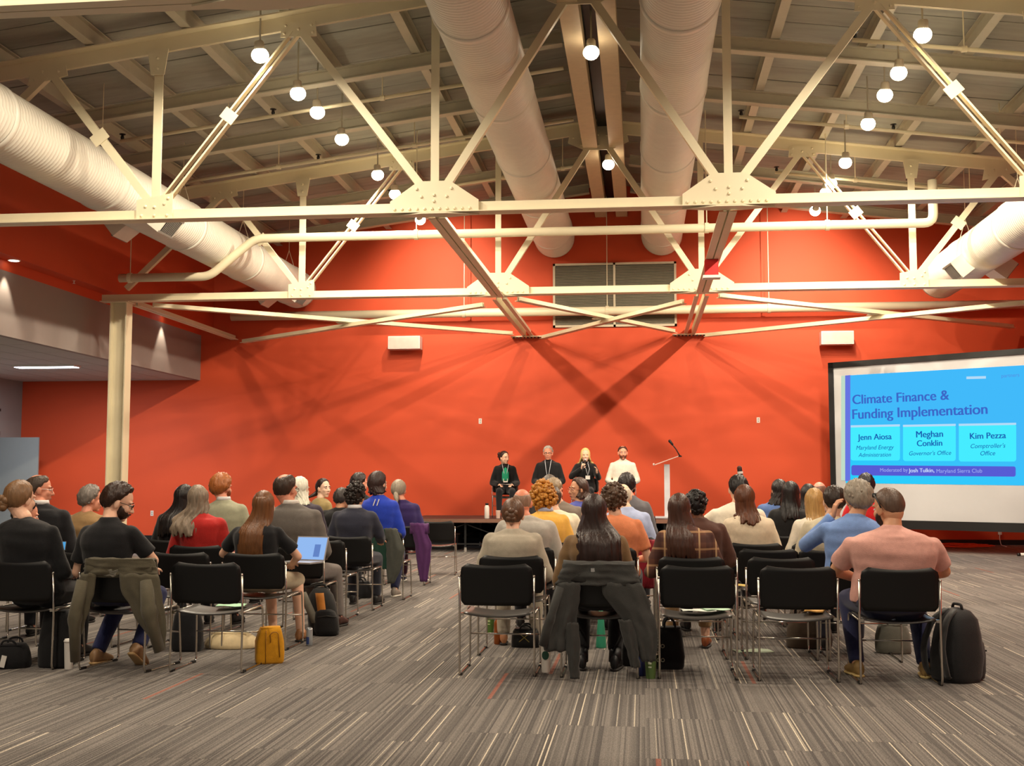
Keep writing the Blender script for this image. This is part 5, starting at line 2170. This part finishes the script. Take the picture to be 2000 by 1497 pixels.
def text(s, px, py, px1, m, bold=0.0, shear=0.0, tall=1.0):
    """lettering whose baseline runs from (px, py) to px1 on the photo, laid on the screen plane"""
    c = bpy.data.curves.new('lettering', 'FONT')
    c.body = s
    c.shear = shear
    c.extrude = 0.001
    o = bpy.data.objects.new('lettering', c)
    COL.objects.link(o)
    c.materials.append(m)
    bpy.context.view_layer.update()
    w = o.dimensions.x
    u0, v0 = on_screen(px, py)
    u1, v1 = on_screen(px1, py)
    k = (u1 - u0) / max(w, 1e-4)
    dg = bpy.context.evaluated_depsgraph_get()
    me = bpy.data.meshes.new_from_object(o.evaluated_get(dg), depsgraph=dg)
    bpy.data.objects.remove(o)
    if bold:
        vs = [tuple(v.co) for v in me.vertices]
        fs = [tuple(f.vertices) for f in me.polygons]
        nv = len(vs)
        me2 = bpy.data.meshes.new('lettering')
        sh = (-bold, 0.0, bold)
        me2.from_pydata([(x + e, y, z + 0.002 * i) for i, e in enumerate(sh) for x, y, z in vs], [], [tuple(a + nv * i for a in f) for i in range(3) for f in fs])
        me2.materials.append(m)
        me = me2
    o = bpy.data.objects.new('lettering', me)
    COL.objects.link(o)
    o.parent = slide
    o.location = (u0, -0.013, v0)
    o.rotation_euler = (PI / 2, 0, 0)
    o.scale = (k, k * tall, 0.2)
    return o


E_T1, E_T2, E_T3 = emat('title ink', (66, 112, 214), 0.85), emat('name ink', (30, 100, 196), 0.8), emat('bar ink', (166, 178, 246), 0.95)
text('Climate Finance &', 1665, 790, 1853, E_T1, 0.026)
text('Funding Implementation', 1664, 819, 1927, E_T1, 0.026)
text('Jenn Aiosa', 1677, 860, 1743, E_T2, 0.022)
text('Maryland Energy', 1672, 879, 1746, E_T2, 0, 0.25)
text('Administration', 1677, 893, 1741, E_T2, 0, 0.25)
text('Meghan', 1789, 855, 1841, E_T2, 0.022)
text('Conklin', 1791, 872, 1840, E_T2, 0.022)
text("Governor's Office", 1775, 890, 1857, E_T2, 0, 0.25)
text('Kim Pezza', 1894, 858, 1964, E_T2, 0.022)
text("Comptroller's", 1895, 876, 1963, E_T2, 0, 0.25)
text('Office', 1914, 890, 1943, E_T2, 0, 0.25)
text('Moderated by', 1719, 922, 1773, E_T3)
text('Josh Tulkin,', 1776, 923, 1826, emat('bar bold ink', (206, 222, 255), 0.98), 0.02)
text('Maryland Sierra Club', 1829, 924, 1918, E_T3)
text('partners', 1956, 738, 1991, emat('logo ink', (88, 150, 236), 0.9))
quad('logo_strip', [(1888, 741), (1926, 740), (1926, 735), (1888, 736)], 0.012, E_BAR, slide)

# ------------------------------------------------------------------ draped coats
def panel(g, rows, ybase, fold, seed, thick=0.012, n=17, bulge=0.03):
    """rows: (z, x left, x right); hanging cloth with folds behind the chair back"""
    zs_ = [r[0] for r in rows]
    grid = []
    m = 22
    for i in range(m):
        t_ = i / (m - 1)
        z = zs_[0] + (zs_[-1] - zs_[0]) * t_
        xl = np.interp(-z, [-q for q in zs_], [r[1] for r in rows])
        xr = np.interp(-z, [-q for q in zs_], [r[2] for r in rows])
        row = []
        for j in range(n):
            u = j / (n - 1)
            x = xl + (xr - xl) * u
            amp = fold * (0.25 + 0.75 * t_) * min(1.0, (xr - xl) / 0.28)
            y = ybase - bulge * math.sin(PI * u) * (1 - 0.3 * t_) - amp * (math.sin(u * 15 + seed + 2.0 * t_) * 0.6 + noise.noise(Vector((u * 5 + seed, t_ * 4, seed))))
            row.append((x + 0.012 * noise.noise(Vector((u * 2, t_ * 7, seed))), y, z + 0.010 * noise.noise(Vector((u * 6, 1.0, seed)))))
        grid.append(row)
    g.sheet(grid, thick)


def over_top(g, x0, x1, z, seed, drop=0.12, n=15):
    """fold of cloth lying over the top edge of a chair back"""
    prof = [(-0.235, z - drop), (-0.24, z - 0.05), (-0.252, z + 0.004), (-0.285, z + 0.016), (-0.325, z + 0.002), (-0.345, z - 0.04), (-0.35, z - drop)]
    grid = []
    for i, (y, zz) in enumerate(prof):
        row = []
        for j in range(n):
            u = j / (n - 1)
            w = 0.010 * noise.noise(Vector((u * 6, i * 0.6, seed)))
            row.append((x0 + (x1 - x0) * u, y - abs(w) if i > 3 else y + abs(w), zz + w))
        grid.append(row)
    g.sheet(grid, 0.012)


def coat(label, x, y, rz, m, yoke, panels, sleeves=(), lining=None, zt=0.80, name='draped_jacket', fold=0.018):
    t = thing(name, label, 'jacket', (x, y, 0), rz)
    g = G()
    over_top(g, yoke[0], yoke[1], zt, x)
    part('shoulder_fold', g, m, t, smooth=True)
    for k, rows in enumerate(panels):
        g = G()
        panel(g, rows, -0.345 - 0.012 * (k % 3), fold, x + k * 3.1)
        part('hanging_panel', g, m, t, smooth=True)
    for k, (pts, rr) in enumerate(sleeves):
        g = G()
        g.tube(round_path(pts, 0.06), np.interp(np.linspace(0, 1, len(round_path(pts, 0.06))), np.linspace(0, 1, len(rr)), rr).tolist(), 14)
        for q in range(len(g.v)):
            v = Vector(g.v[q])
            w = noise.noise(Vector((v.x * 14, v.y * 14, v.z * 16)))
            g.v[q] = (v.x + 0.012 * w, v.y * 1.0 - 0.010 * w, v.z)
        part('sleeve', g, m, t, smooth=True)
    if lining:
        g = G()
        panel(g, lining[0], -0.335, 0.004, 2.0)
        part('lining', g, lining[1], t, smooth=True)
    return t


M_CHAR = fabric('charcoal fleece', (62, 62, 60))
tc_ = coat('charcoal grey jacket spread over the chair of the long-haired woman', RB['B'], 8.58, 0, M_CHAR, (-0.245, 0.25),
           [[(0.80, -0.245, 0.25), (0.72, -0.275, 0.275), (0.655, -0.295, 0.29)],
            [(0.67, -0.295, -0.13), (0.55, -0.325, -0.13), (0.436, -0.345, -0.15), (0.376, -0.37, -0.155), (0.256, -0.40, -0.17), (0.20, -0.375, -0.18)],
            [(0.40, -0.235, -0.14), (0.25, -0.225, -0.125), (0.10, -0.205, -0.13), (0.02, -0.20, -0.13)],
            [(0.67, 0.02, 0.295), (0.58, 0.03, 0.335), (0.50, 0.10, 0.36), (0.436, 0.15, 0.385), (0.376, 0.20, 0.395), (0.256, 0.25, 0.405), (0.14, 0.29, 0.39)],
            [(0.42, 0.13, 0.24), (0.25, 0.18, 0.27), (0.10, 0.22, 0.285)]],
           [([(-0.26, -0.37, 0.64), (-0.33, -0.39, 0.42), (-0.385, -0.38, 0.24)], [0.030, 0.036, 0.032])], fold=0.03)
g = G()
g.b2(-0.05, 0.0, -0.372, -0.366, 0.745, 0.77)
part('label_tag', g, mat('pale garment tag', (150, 150, 150), 0.6), tc_)
coat('olive green jacket hung over the chair of the bearded person', LB['b'] + 0.04, 8.5, 0, fabric('olive twill', (88, 82, 66)), (-0.25, 0.25),
     [[(0.815, -0.25, 0.255), (0.74, -0.26, 0.285), (0.70, -0.27, 0.295)],
      [(0.71, -0.27, -0.15), (0.60, -0.32, -0.16), (0.49, -0.325, -0.19), (0.38, -0.315, -0.225), (0.28, -0.31, -0.25)],
      [(0.71, 0.02, 0.30), (0.60, 0.03, 0.325), (0.49, 0.10, 0.352), (0.38, 0.155, 0.375), (0.26, 0.25, 0.378), (0.18, 0.31, 0.375)]],
     [([(-0.25, -0.36, 0.66), (-0.29, -0.40, 0.40), (-0.28, -0.38, 0.09)], [0.045, 0.05, 0.036]),
      ([(0.22, -0.36, 0.66), (0.27, -0.41, 0.44), (0.345, -0.39, 0.17)], [0.05, 0.06, 0.04])],
     ([(0.735, -0.15, 0.06), (0.69, -0.15, 0.06)], fabric('grey lining', (122, 118, 106))), zt=0.80)
coat('grey-green coat hung over the right corner of the blue person\'s chair', -3.02, 13.75, 0, fabric('grey green wool', (78, 80, 74)), (-0.06, 0.20),
     [[(0.83, 0.06, 0.20), (0.70, 0.07, 0.26), (0.59, 0.08, 0.30), (0.34, 0.09, 0.25), (0.20, 0.10, 0.18)]], (),
     ([(0.82, -0.10, 0.09), (0.60, -0.09, 0.10), (0.36, 0.02, 0.10)], fabric('bottle green lining', (28, 62, 50))))
coat('plum purple coat hung over the chair of the person in purple', -2.92, 15.65, 0, fabric('plum wool', (82, 42, 92)), (-0.12, 0.12),
     [[(0.82, -0.12, 0.06), (0.70, -0.10, 0.11), (0.55, -0.05, 0.17), (0.34, -0.03, 0.155), (0.06, 0.02, 0.12)]])
chair(-0.16, 11.66, 'black chair under the crimson coat in the right block')
coat('crimson and brown coat over a chair beside the orange tee', -0.16, 11.66, 0, fabric('crimson wool', (134, 24, 40)), (-0.02, 0.27),
     [[(0.82, -0.02, 0.24), (0.6, 0.02, 0.26), (0.36, 0.05, 0.26)]])

# ------------------------------------------------------------------ laptop
LT = thing('laptop', 'silver laptop with glowing pale blue screen on a lap', 'laptop', (LB['a'] + 0.19, 9.98, 0.665), math.radians(-18))
g = G()
g.b2(-0.16, 0.16, -0.11, 0.11, 0.0, 0.014)
part('keyboard_base', g, mat('silver aluminium', (196, 196, 198), 0.35, metal=0.6), LT)
g = G()
Rl = rot('X', -18)
lc = Vector((0, 0.115, 0.014)) + Rl @ Vector((0, 0, 0.108))
g.box(lc, (0.32, 0.008, 0.216), Rl)
lid = part('lid', g, mat('silver aluminium', (196, 196, 198), 0.35, metal=0.6), LT)
g = G()
g.box(lc + Rl @ Vector((0, -0.006, 0)), (0.30, 0.004, 0.195), Rl)
part('display', g, emat('laptop screen', (150, 190, 246), 0.95), lid)
g = G()
g.box(lc + Rl @ Vector((0.07, -0.009, -0.02)), (0.06, 0.003, 0.11), Rl)
part('window_block', g, emat('darker window', (104, 138, 206), 0.9), lid)

# ------------------------------------------------------------------ bags, cups, papers
def floor_at(px, py):
    p = at_z(px, py)
    return (p.x, p.y, 0.0)


def bag_body(g, w, d, h, top=0.8, sag=0.02, seed=0.0, power=3.2, lean=0.0):
    rings = []
    for k, (t_, f) in enumerate(((0.0, 0.90), (0.06, 1.0), (0.3, 1.02), (0.6, 0.97), (0.85, 0.9), (1.0, 0.8))):
        f2 = f if t_ < 0.6 else f * (1 - (1 - top) * (t_ - 0.6) / 0.4)
        rings.append(((lean * t_ * h, 0, h * t_ + 0.001), (1, 0, 0), (0, 1, 0), w / 2 * f2, d / 2 * f2))
    g.loft(rings, 24, power)
    o = len(g.v)
    for q in range(o):
        v = Vector(g.v[q])
        if v.z > 0.02:
            n_ = noise.noise(Vector((v.x * 9 + seed, v.y * 9, v.z * 9)))
            g.v[q] = (v.x * (1 + 0.10 * n_), v.y * (1 + 0.12 * n_), v.z * (1 + 0.03 * n_))


def backpack(label, loc, rz, w, d, h, rgb, pocket, accent=None, lean=0.0):
    # straps on the +y side, pocket on the -y side
    t = thing('backpack', label, 'backpack', loc, rz)
    m = fabric('backpack nylon', rgb, 0.6)
    g = G()
    rings = [((0, 0, 0.002), (1, 0, 0), (0, 1, 0), w * 0.46, d * 0.44)]
    for t_, f in ((0.08, 0.5), (0.35, 0.51), (0.65, 0.46), (0.85, 0.38), (0.96, 0.25), (1.0, 0.10)):
        rings.append(((lean * t_, 0, h * t_), (1, 0, 0), (0, 1, 0), w * f, d * f))
    g.loft(rings, 24, 2.7)
    for q in range(len(g.v)):
        v = Vector(g.v[q])
        n_ = noise.noise(v * 10 + Vector((w * 50, 0, 0)))
        g.v[q] = (v.x * (1 + 0.07 * n_), v.y * (1 + 0.09 * n_), v.z)
    part('main_compartment', g, m, t, smooth=True)
    g = G()
    rings = []
    for t_, f in ((0.02, 0.40), (0.12, 0.46), (0.35, 0.45), (0.50, 0.36), (0.55, 0.2)):
        rings.append(((lean * t_ + w * 0.1, -d * 0.42, h * t_ + 0.003), (1, 0, 0), (0, 1, 0), w * f * 0.9, d * 0.26))
    g.loft(rings, 20, 2.6)
    part('front_pocket', g, fabric('pocket nylon', pocket, 0.6), t, smooth=True)
    g = G()
    g.tube([(w * 0.1 - w * 0.3, -d * 0.67, h * 0.40), (w * 0.1, -d * 0.72, h * 0.43), (w * 0.1 + w * 0.3, -d * 0.67, h * 0.40)], 0.006, 6)
    part('zipper', g, M_DARKMETAL, t)
    for s in (-1, 1):
        g = G()
        pts = [(lean * 0.97 + s * w * 0.12, d * 0.16, h * 0.97), (lean * 0.85 + s * w * 0.22, d * 0.47, h * 0.84), (s * w * 0.30, d * 0.60, h * 0.50), (s * w * 0.34, d * 0.54, h * 0.18), (s * w * 0.30, d * 0.46, h * 0.08)]
        pp = round_path(pts, 0.06)
        gg = [[Vector(p) + Vector((k * 0.026, 0, 0)) for k in (-1, 0, 1)] for p in pp]
        g.sheet(gg, 0.014)
        part('strap', g, fabric('strap webbing', (52, 52, 52), 0.6), t, smooth=True)
    g = G()
    g.tube(round_path([(lean - 0.05, 0, h * 0.96), (lean - 0.04, 0, h * 1.05), (lean + 0.04, 0, h * 1.05), (lean + 0.05, 0, h * 0.96)], 0.02), 0.010, 8)
    part('top_handle', g, m, t, smooth=True)
    if accent:
        g = G()
        gg = []
        for i in range(7):
            t_ = 0.25 + 0.65 * i / 6
            yy = -d * (0.60 - 0.35 * max(0, t_ - 0.5))
            gg.append([(lean * t_ + 0.01 + k * w * 0.14 - 0.02 * t_, yy - 0.012 * (1 - k * k), h * t_) for k in (-1, 0, 1)])
        g.sheet(gg, -0.010)
        part('accent_panel', g, fabric('accent nylon', accent, 0.7), t, smooth=True)
        g = G()
        g.sheet([[(p[0] - 0.065 - 0.015 * i, p[1] + 0.012, p[2] + 0.01) for p in row] for i, row in enumerate(gg)], -0.010)
        part('side_panel', g, fabric('grey nylon', (112, 108, 96), 0.7), t, smooth=True)
    return t


def tote(label, loc, rz, w, d, h, rgb, name='tote_bag', handles=True, top=0.9, rough=0.8, power=3.4, cat='bag'):
    t = thing(name, label, cat, loc, rz)
    m = fabric('tote cloth', rgb, rough)
    g = G()
    bag_body(g, w, d, h, top, seed=w * 37 + loc[0], power=power)
    part('bag_body', g, m, t, smooth=True)
    if handles:
        for s in (-1, 1):
            g = G()
            y = s * d * 0.30
            g.tube(round_path([(-w * 0.2, y, h * 0.9), (-w * 0.17, y * 1.3, h * 1.22), (w * 0.17, y * 1.3, h * 1.20), (w * 0.2, y, h * 0.9)], 0.04), 0.008, 8)
            part('handle', g, m, t, smooth=True)
    g = G()
    g.tube([(-w * 0.36, -d * 0.36 * top, h * 0.99), (0, -d * 0.42 * top, h * 0.985), (w * 0.36, -d * 0.36 * top, h * 0.99)], 0.005, 6)
    part('top_seam', g, m, t)
    return t


def cup(label, loc, r, h, rgb, lid=None, name='paper_cup', sleeve=None, mark=None):
    t = thing(name, label, 'cup', loc)
    g = G()
    g.lathe([(r * 0.74, 0.0), (r * 0.76, 0.004), (r * 0.98, h * 0.9), (r, h * 0.92), (r * 0.96, h * 0.925)], (0, 0, 0), 20)
    part('cup_wall', g, mat('cup paper', rgb, 0.55, var=0.06), t, smooth=True)
    if lid:
        g = G()
        g.lathe([(r * 1.06, h * 0.90), (r * 1.07, h * 0.94), (r * 0.92, h * 0.96), (r * 0.88, h), (r * 0.8, h)], (0, 0, 0), 20)
        part('lid', g, mat('cup lid', lid, 0.45, var=0.03), t, smooth=True)
    if mark:
        for z_, hh in ((0.62, 0.10), (0.46, 0.05)):
            g = G()
            rr = r * (0.76 + 0.22 * z_ / 0.9) + 0.001
            gg = [[(rr * math.sin(a), -rr * math.cos(a), h * (z_ + q)) for a in np.linspace(-0.45, 0.15, 6)] for q in (-hh / 2, hh / 2)]
            g.sheet(gg, -0.001)
            part('printed_label', g, mat('cup print', mark, 0.6), t)
    return t


def bottle(label, loc, r, h, rgb, cap_rgb, name='water_bottle', neck=0.5, metal=0.0, rough=0.4):
    t = thing(name, label, 'bottle', loc)
    g = G()
    g.lathe([(r * 0.9, 0), (r, 0.008), (r, h * 0.72), (r * 0.85, h * 0.80), (r * neck, h * 0.87), (r * neck, h * 0.9)], (0, 0, 0), 20)
    part('flask', g, mat('bottle body', rgb, rough, metal=metal, var=0.05), t, smooth=True)
    g = G()
    g.lathe([(r * neck * 1.15, h * 0.885), (r * neck * 1.15, h * 0.985), (r * neck, h)], (0, 0, 0), 16)
    part('cap', g, mat('bottle cap', cap_rgb, 0.5), t, smooth=True)
    return t


backpack('large black backpack standing on the carpet beside the pink polo chair', floor_at(1868, 1330), math.radians(116), 0.31, 0.31, 0.50, (30, 30, 32), (46, 46, 46), None, -0.03)
backpack('black backpack with orange and grey stripe standing at the left aisle', floor_at(634, 1240), math.radians(12), 0.27, 0.22, 0.42, (34, 34, 33), (24, 24, 26), (186, 118, 44), -0.04)
yt = tote('small mustard yellow leather tote standing near the aisle', floor_at(526, 1296), math.radians(24), 0.21, 0.12, 0.27, (216, 152, 28), handles=False, top=0.86, power=7)
g = G()
g.tube(round_path([(0.00, -0.064, 0.16), (-0.005, -0.064, 0.235), (0.055, -0.064, 0.24), (0.07, -0.064, 0.05)], 0.03), 0.0035, 6)
g.tube([(-0.035, -0.0635, 0.01), (-0.035, -0.062, 0.25)], 0.0025, 6)
part('stitched_handle', g, mat('dark mustard leather', (150, 98, 18), 0.6), yt, smooth=True)
tote('flat cream canvas bag lying under the empty chair', floor_at(452, 1266), math.radians(6), 0.42, 0.26, 0.13, (226, 206, 164), handles=False, top=0.75, power=2.4)
tote('dark charcoal bag standing behind the empty chair with green sheet', floor_at(366, 1272), 0.1, 0.25, 0.16, 0.33, (30, 31, 34))
tote('tall black tote standing under the far left chair', floor_at(109, 1304), -0.1, 0.26, 0.15, 0.42, (18, 18, 20), handles=False)
tb = tote('slouched black bag with a white luggage tag, far left corner', floor_at(22, 1304), 0.2, 0.28, 0.22, 0.17, (20, 20, 22), power=2.3)
g = G()
g.box((-0.02, -0.125, 0.06), (0.036, 0.004, 0.085), rot('Y', 12))
part('luggage_tag', g, M_WHITE, tb, label='white luggage tag')
tote('black shoulder bag lying under the navy blazer chair', floor_at(702, 1168), 0, 0.30, 0.2, 0.19, (26, 26, 28), power=2.3)
hb = tote('black patent handbag with a gilt clasp under the grey blazer chair', floor_at(1028, 1264), 0, 0.25, 0.16, 0.15, (18, 18, 19), rough=0.3)
g = G()
for a in (-40, 40):
    g.box((-0.01, -0.082, 0.085), (0.11, 0.004, 0.006), rot('Y', a))
part('clasp', g, mat('dull gold', (150, 132, 72), 0.4, metal=0.6), hb)
tt = tote('black tote dotted with pale rings beside the green cup', floor_at(1308, 1306), 0.05, 0.21, 0.15, 0.30, (20, 20, 22))
for k, z in enumerate((0.07, 0.12, 0.17, 0.22)):
    for x in (-0.085, -0.055)[:1 if k % 2 else 2]:
        g = G()
        g.tube([(x + 0.012 * math.cos(a), -0.078, z + 0.012 * math.sin(a)) for a in np.linspace(0, 2 * PI, 13)], 0.003, 5, False)
        part('ring_print', g, mat('pale ring', (176, 172, 150), 0.6), tt)
tote('plain black bag standing under the charcoal jacket', floor_at(1239, 1300), 0, 0.19, 0.14, 0.24, (16, 16, 17), handles=False)
tote('brown weathered leather bag under the chair with the notebook', floor_at(1580, 1266), 0, 0.37, 0.2, 0.25, (84, 70, 56), power=2.5)
tote('grey and olive rucksack lying under the pink polo chair', floor_at(1745, 1276), 0, 0.28, 0.2, 0.23, (104, 104, 94), power=2.3)
cup('green paper cup with white lid at the foot of the charcoal jacket', floor_at(1271, 1326), 0.043, 0.18, (98, 126, 70), (226, 226, 206), mark=(206, 214, 190))
cup('green paper cup far under the rear left chair, behind the copper bottle', floor_at(957, 1236), 0.043, 0.17, (86, 122, 52), None, mark=(196, 206, 150))
cup('green paper cup behind the boots of the long-haired woman', floor_at(1141, 1258), 0.043, 0.17, (96, 126, 72), (220, 222, 200), mark=(206, 214, 190))
cup('dark green paper cup with white lid behind the striped backpack', floor_at(650, 1188), 0.045, 0.20, (70, 76, 56), (238, 230, 220))
cup('paper cup on the stage floor beside the first panelist', (at_y(973, 1000, 23.0).x, 23.0, STZ), 0.05, 0.17, (226, 196, 180), None)
bottle('copper coloured metal bottle standing under the rear aisle chair', floor_at(973, 1259), 0.036, 0.24, (168, 92, 44), (206, 196, 184), metal=0.55, rough=0.3)
bottle('white water bottle with black cap on the stage edge', (at_y(951, 1000, 22.85).x, 22.85, STZ), 0.048, 0.30, (236, 228, 218), (20, 20, 20), neck=0.6)
tm = cup('white tumbler with a green round emblem by the charcoal jacket', floor_at(1066, 1314), 0.039, 0.23, (236, 230, 218), (226, 220, 208), name='tumbler')
g = G()
rr = 0.0372
for rad, dep, mm in ((0.027, 0.0012, mat('emblem green', (22, 70, 52), 0.5)),):
    gg = [[((rr + dep) * math.sin(k * rad / rr * math.cos(b)), -(rr + dep) * math.cos(k * rad / rr * math.cos(b)), 0.125 + k * rad * 1.15 * math.sin(b)) for b in np.linspace(0, 2 * PI, 21)] for k in (0.001, 0.5, 1.0)]
    g.sheet(gg, 0.001)
    part('round_emblem', g, mm, tm)
g = G()
g.tube(round_path([(-0.036, 0, 0.19), (-0.03, -0.03, 0.245), (0.036, 0, 0.20)], 0.02), 0.006, 6)
part('carry_loop', g, M_BLACK, tm, smooth=True)
cup('white tumbler standing under the olive jacket', floor_at(134, 1308), 0.038, 0.22, (232, 228, 220), (224, 220, 212), name='tumbler')
t = thing('water_bottle', 'teal green tapered bottle standing behind the boots', 'bottle', floor_at(1174, 1266))
g = G()
g.lathe([(0.040, 0), (0.043, 0.01), (0.041, 0.05), (0.022, 0.28), (0.016, 0.31)], (0, 0, 0), 20)
part('flask', g, mat('teal plastic', (52, 150, 116), 0.4), t, smooth=True)
g = G()
g.lathe([(0.018, 0.305), (0.018, 0.345), (0.014, 0.355)], (0, 0, 0), 16)
part('cap', g, mat('teal cap', (40, 120, 92), 0.4), t, smooth=True)
t = thing('drink_can', 'slim silver and blue drink can beside the striped backpack', 'can', floor_at(604, 1262))
g = G()
g.lathe([(0.022, 0), (0.027, 0.008), (0.027, 0.135), (0.022, 0.15), (0.020, 0.147)], (0, 0, 0), 18)
part('can_body', g, mat('silver can', (190, 196, 202), 0.3, metal=0.7), t, smooth=True)
g = G()
gg = [[(0.0275 * math.sin(a), -0.0275 * math.cos(a), z) for a in np.linspace(-1.2, 0.2, 8)] for z in (0.015, 0.075)]
g.sheet(gg, -0.0006)
part('blue_band', g, mat('can blue', (44, 66, 126), 0.35), t)
t = thing('drink_can', 'dark blue can hidden behind the green cup with white lid', 'can', floor_at(1253, 1321))
g = G()
g.lathe([(0.026, 0), (0.032, 0.008), (0.032, 0.13), (0.026, 0.145), (0.024, 0.142)], (0, 0, 0), 18)
part('can_body', g, mat('blue can', (40, 48, 96), 0.35, metal=0.4), t, smooth=True)
g = G()
g.lathe([(0.025, 0.1445), (0.012, 0.147)], (0, 0, 0), 14)
part('can_top', g, M_CHROME, t)

paper('mint green sheet on the empty chair seat, left block', (LB['a'] + 0.06, 8.62, 0.447), 0.21, 0.16, 0.2, (176, 224, 186))
paper('white booklet page on the empty rear chair of the right block', (RB['C'] + 0.02, 8.64, 0.449), 0.24, 0.15, 0.08, (226, 232, 222))
paper('mint green page beside the white booklet on the rear chair', (RB['C'] + 0.14, 8.68, 0.455), 0.18, 0.15, 0.3, (190, 226, 196))
paper('orange edged notebook on the empty rear chair seat', (RB['D'] + 0.17, 8.72, 0.456), 0.13, 0.2, -0.25, (232, 176, 96), name='notebook', thick=0.012)
paper('pale green flyer lying on the carpet between two chairs', (at_z(1470, 1273).x, at_z(1470, 1273).y, 0.006), 0.30, 0.17, 0.2, (206, 222, 196))
paper('yellow sheet on an empty seat in front of the cream sweater row', (RB['D'] - 0.22, 10.62, 0.458), 0.14, 0.18, 0.3, (238, 206, 112))
paper('white paper held by the person in black at far left', (-4.12, 8.76, 0.695), 0.13, 0.18, 0.5, (232, 228, 220), rx=0.4)
t = thing('phone', 'phone with bright blue screen on the lap at far left', 'phone', (at_y(110, 1068, 9.9).x, 9.9, 0.80), 0.3)
g = G()
g.box((0, 0, 0), (0.16, 0.010, 0.09), rot('X', -35))
part('case', g, M_BLACK, t)
g = G()
g.box((0, -0.006, 0.003), (0.15, 0.004, 0.08), rot('X', -35))
part('display', g, emat('phone screen', (84, 168, 226), 0.9), t)

# microphone stand behind the man in the white tee
p = at_y(1449, 1000, 15.2)
t = thing('microphone_stand', 'dark microphone stand with silver band rising above the white tee', 'stand', (p.x, p.y, 0))
g = G()
g.lathe([(0.14, 0), (0.14, 0.015), (0.02, 0.03), (0.012, 0.04), (0.012, 1.36)], (0, 0, 0), 14)
part('pole', g, M_BLACK, t, smooth=True)
zt = at_y(1446, 912, 15.2).z
g = G()
g.cap((0.01, 0, 1.30), (-0.02, 0, zt - 0.04), 0.03, 0.032, 10)
part('mic_body', g, M_BLACK, t, smooth=True)
g = G()
g.cyl((-0.012, 0, zt - 0.09), (-0.015, 0, zt - 0.06), 0.035, seg=12)
part('silver_band', g, M_WHITE, t)
g = G()
g.ell((-0.022, 0, zt - 0.02), 0.032, None, 10, 8)
part('mic_ball', g, mat('brown mic foam', (70, 40, 34), 0.8), t, smooth=True)

# cables by the screen
t = thing('extension_cord', 'heap of orange extension cord on the carpet under the screen', 'cord', at_z(1884, 1071))
rnd = random.Random(5)
pts = []
for k in range(150):
    a = k * 0.42
    r = 0.22 + 0.16 * math.sin(k * 0.37) + 0.05 * rnd.random()
    pts.append((r * math.cos(a) * 1.45, r * math.sin(a) * 1.1, 0.012 + 0.0004 * k + 0.012 * rnd.random()))
g = G()
g.tube(pts, 0.008, 6)
part('coil', g, mat('orange cord', (222, 92, 40), 0.5), t, smooth=True)
g = G()
g.tube(round_path([(-0.4, -0.1, 0.01), (-1.0, -0.25, 0.01), (-1.6, -0.1, 0.01), (-2.4, -0.3, 0.01)], 0.3), 0.008, 6)
part('loose_end', g, mat('orange cord', (222, 92, 40), 0.5), t, smooth=True)
p0 = at_y(1952, 1042, YW)
t = thing('power_cable', 'thin white cable running from a wall plug to the floor under the screen', 'cable', (p0.x, YW, 0))
g = G()
g.tube(round_path([(0, -0.06, p0.z), (-0.04, -0.12, p0.z - 0.08), (-0.06, -0.3, 0.012), (-0.12, -0.9, 0.008)], 0.08), 0.008, 6)
part('lead', g, M_WHITE, t, smooth=True)
g = G()
g.b2(-0.03, 0.03, -0.07, 0.0, p0.z - 0.03, p0.z + 0.03)
part('plug', g, M_WHITE, t)
p1 = at_z(1997, 1087)
t = thing('cable_cover', 'short white tube with black tip on the carpet at right edge', 'tube', (p1.x, p1.y, 0.03), 0.1)
g = G()
g.cyl((-0.04, 0, 0), (0.5, 0, 0), 0.028, seg=12)
part('tube_body', g, M_WHITE, t, smooth=True)
g = G()
g.cyl((-0.09, 0, 0), (-0.04, 0, 0), 0.029, seg=12)
part('tip', g, M_BLACK, t, smooth=True)
# sunglasses strap on the man in pink
DP = [q for q in PEOPLE if q['who'] == 'the man in the pink polo'][0]
g = G()
TH = DP['TH']
for s in (-1, 1):
    g.tube([TH @ Vector((s * 0.050, 0.055, 0.094)), TH @ Vector((s * 0.074, 0.02, 0.078)), TH @ Vector((s * 0.087, -0.015, 0.040)), TH @ Vector((s * 0.088, -0.03, 0.005))], 0.0055, 6)
g.loft([(TH @ Vector((-0.055, 0.058, 0.092)), DP['Rh'] @ Vector((0, 0, 1)), DP['Rh'] @ Vector((0, 1, 0)), 0.016, 0.008), (TH @ Vector((0.055, 0.058, 0.092)), DP['Rh'] @ Vector((0, 0, 1)), DP['Rh'] @ Vector((0, 1, 0)), 0.016, 0.008)], 10)
part('sunglasses', g, M_BLACK, DP['obj'], smooth=True)
# white stripes on the blue jacket
DB = [q for q in PEOPLE if q['who'] == 'the person in bright blue'][0]
for s in (-1, 1):
    g = G()
    c = DB['spine'](0.93)
    g.bar((c.x + s * 0.022 + 0.01, c.y - 0.128, c.z + 0.02), (c.x + s * 0.022 - 0.012, c.y - 0.148, c.z - 0.055), 0.010, 0.006)
    part('white_stripe', g, M_WHITE, DB['obj'])
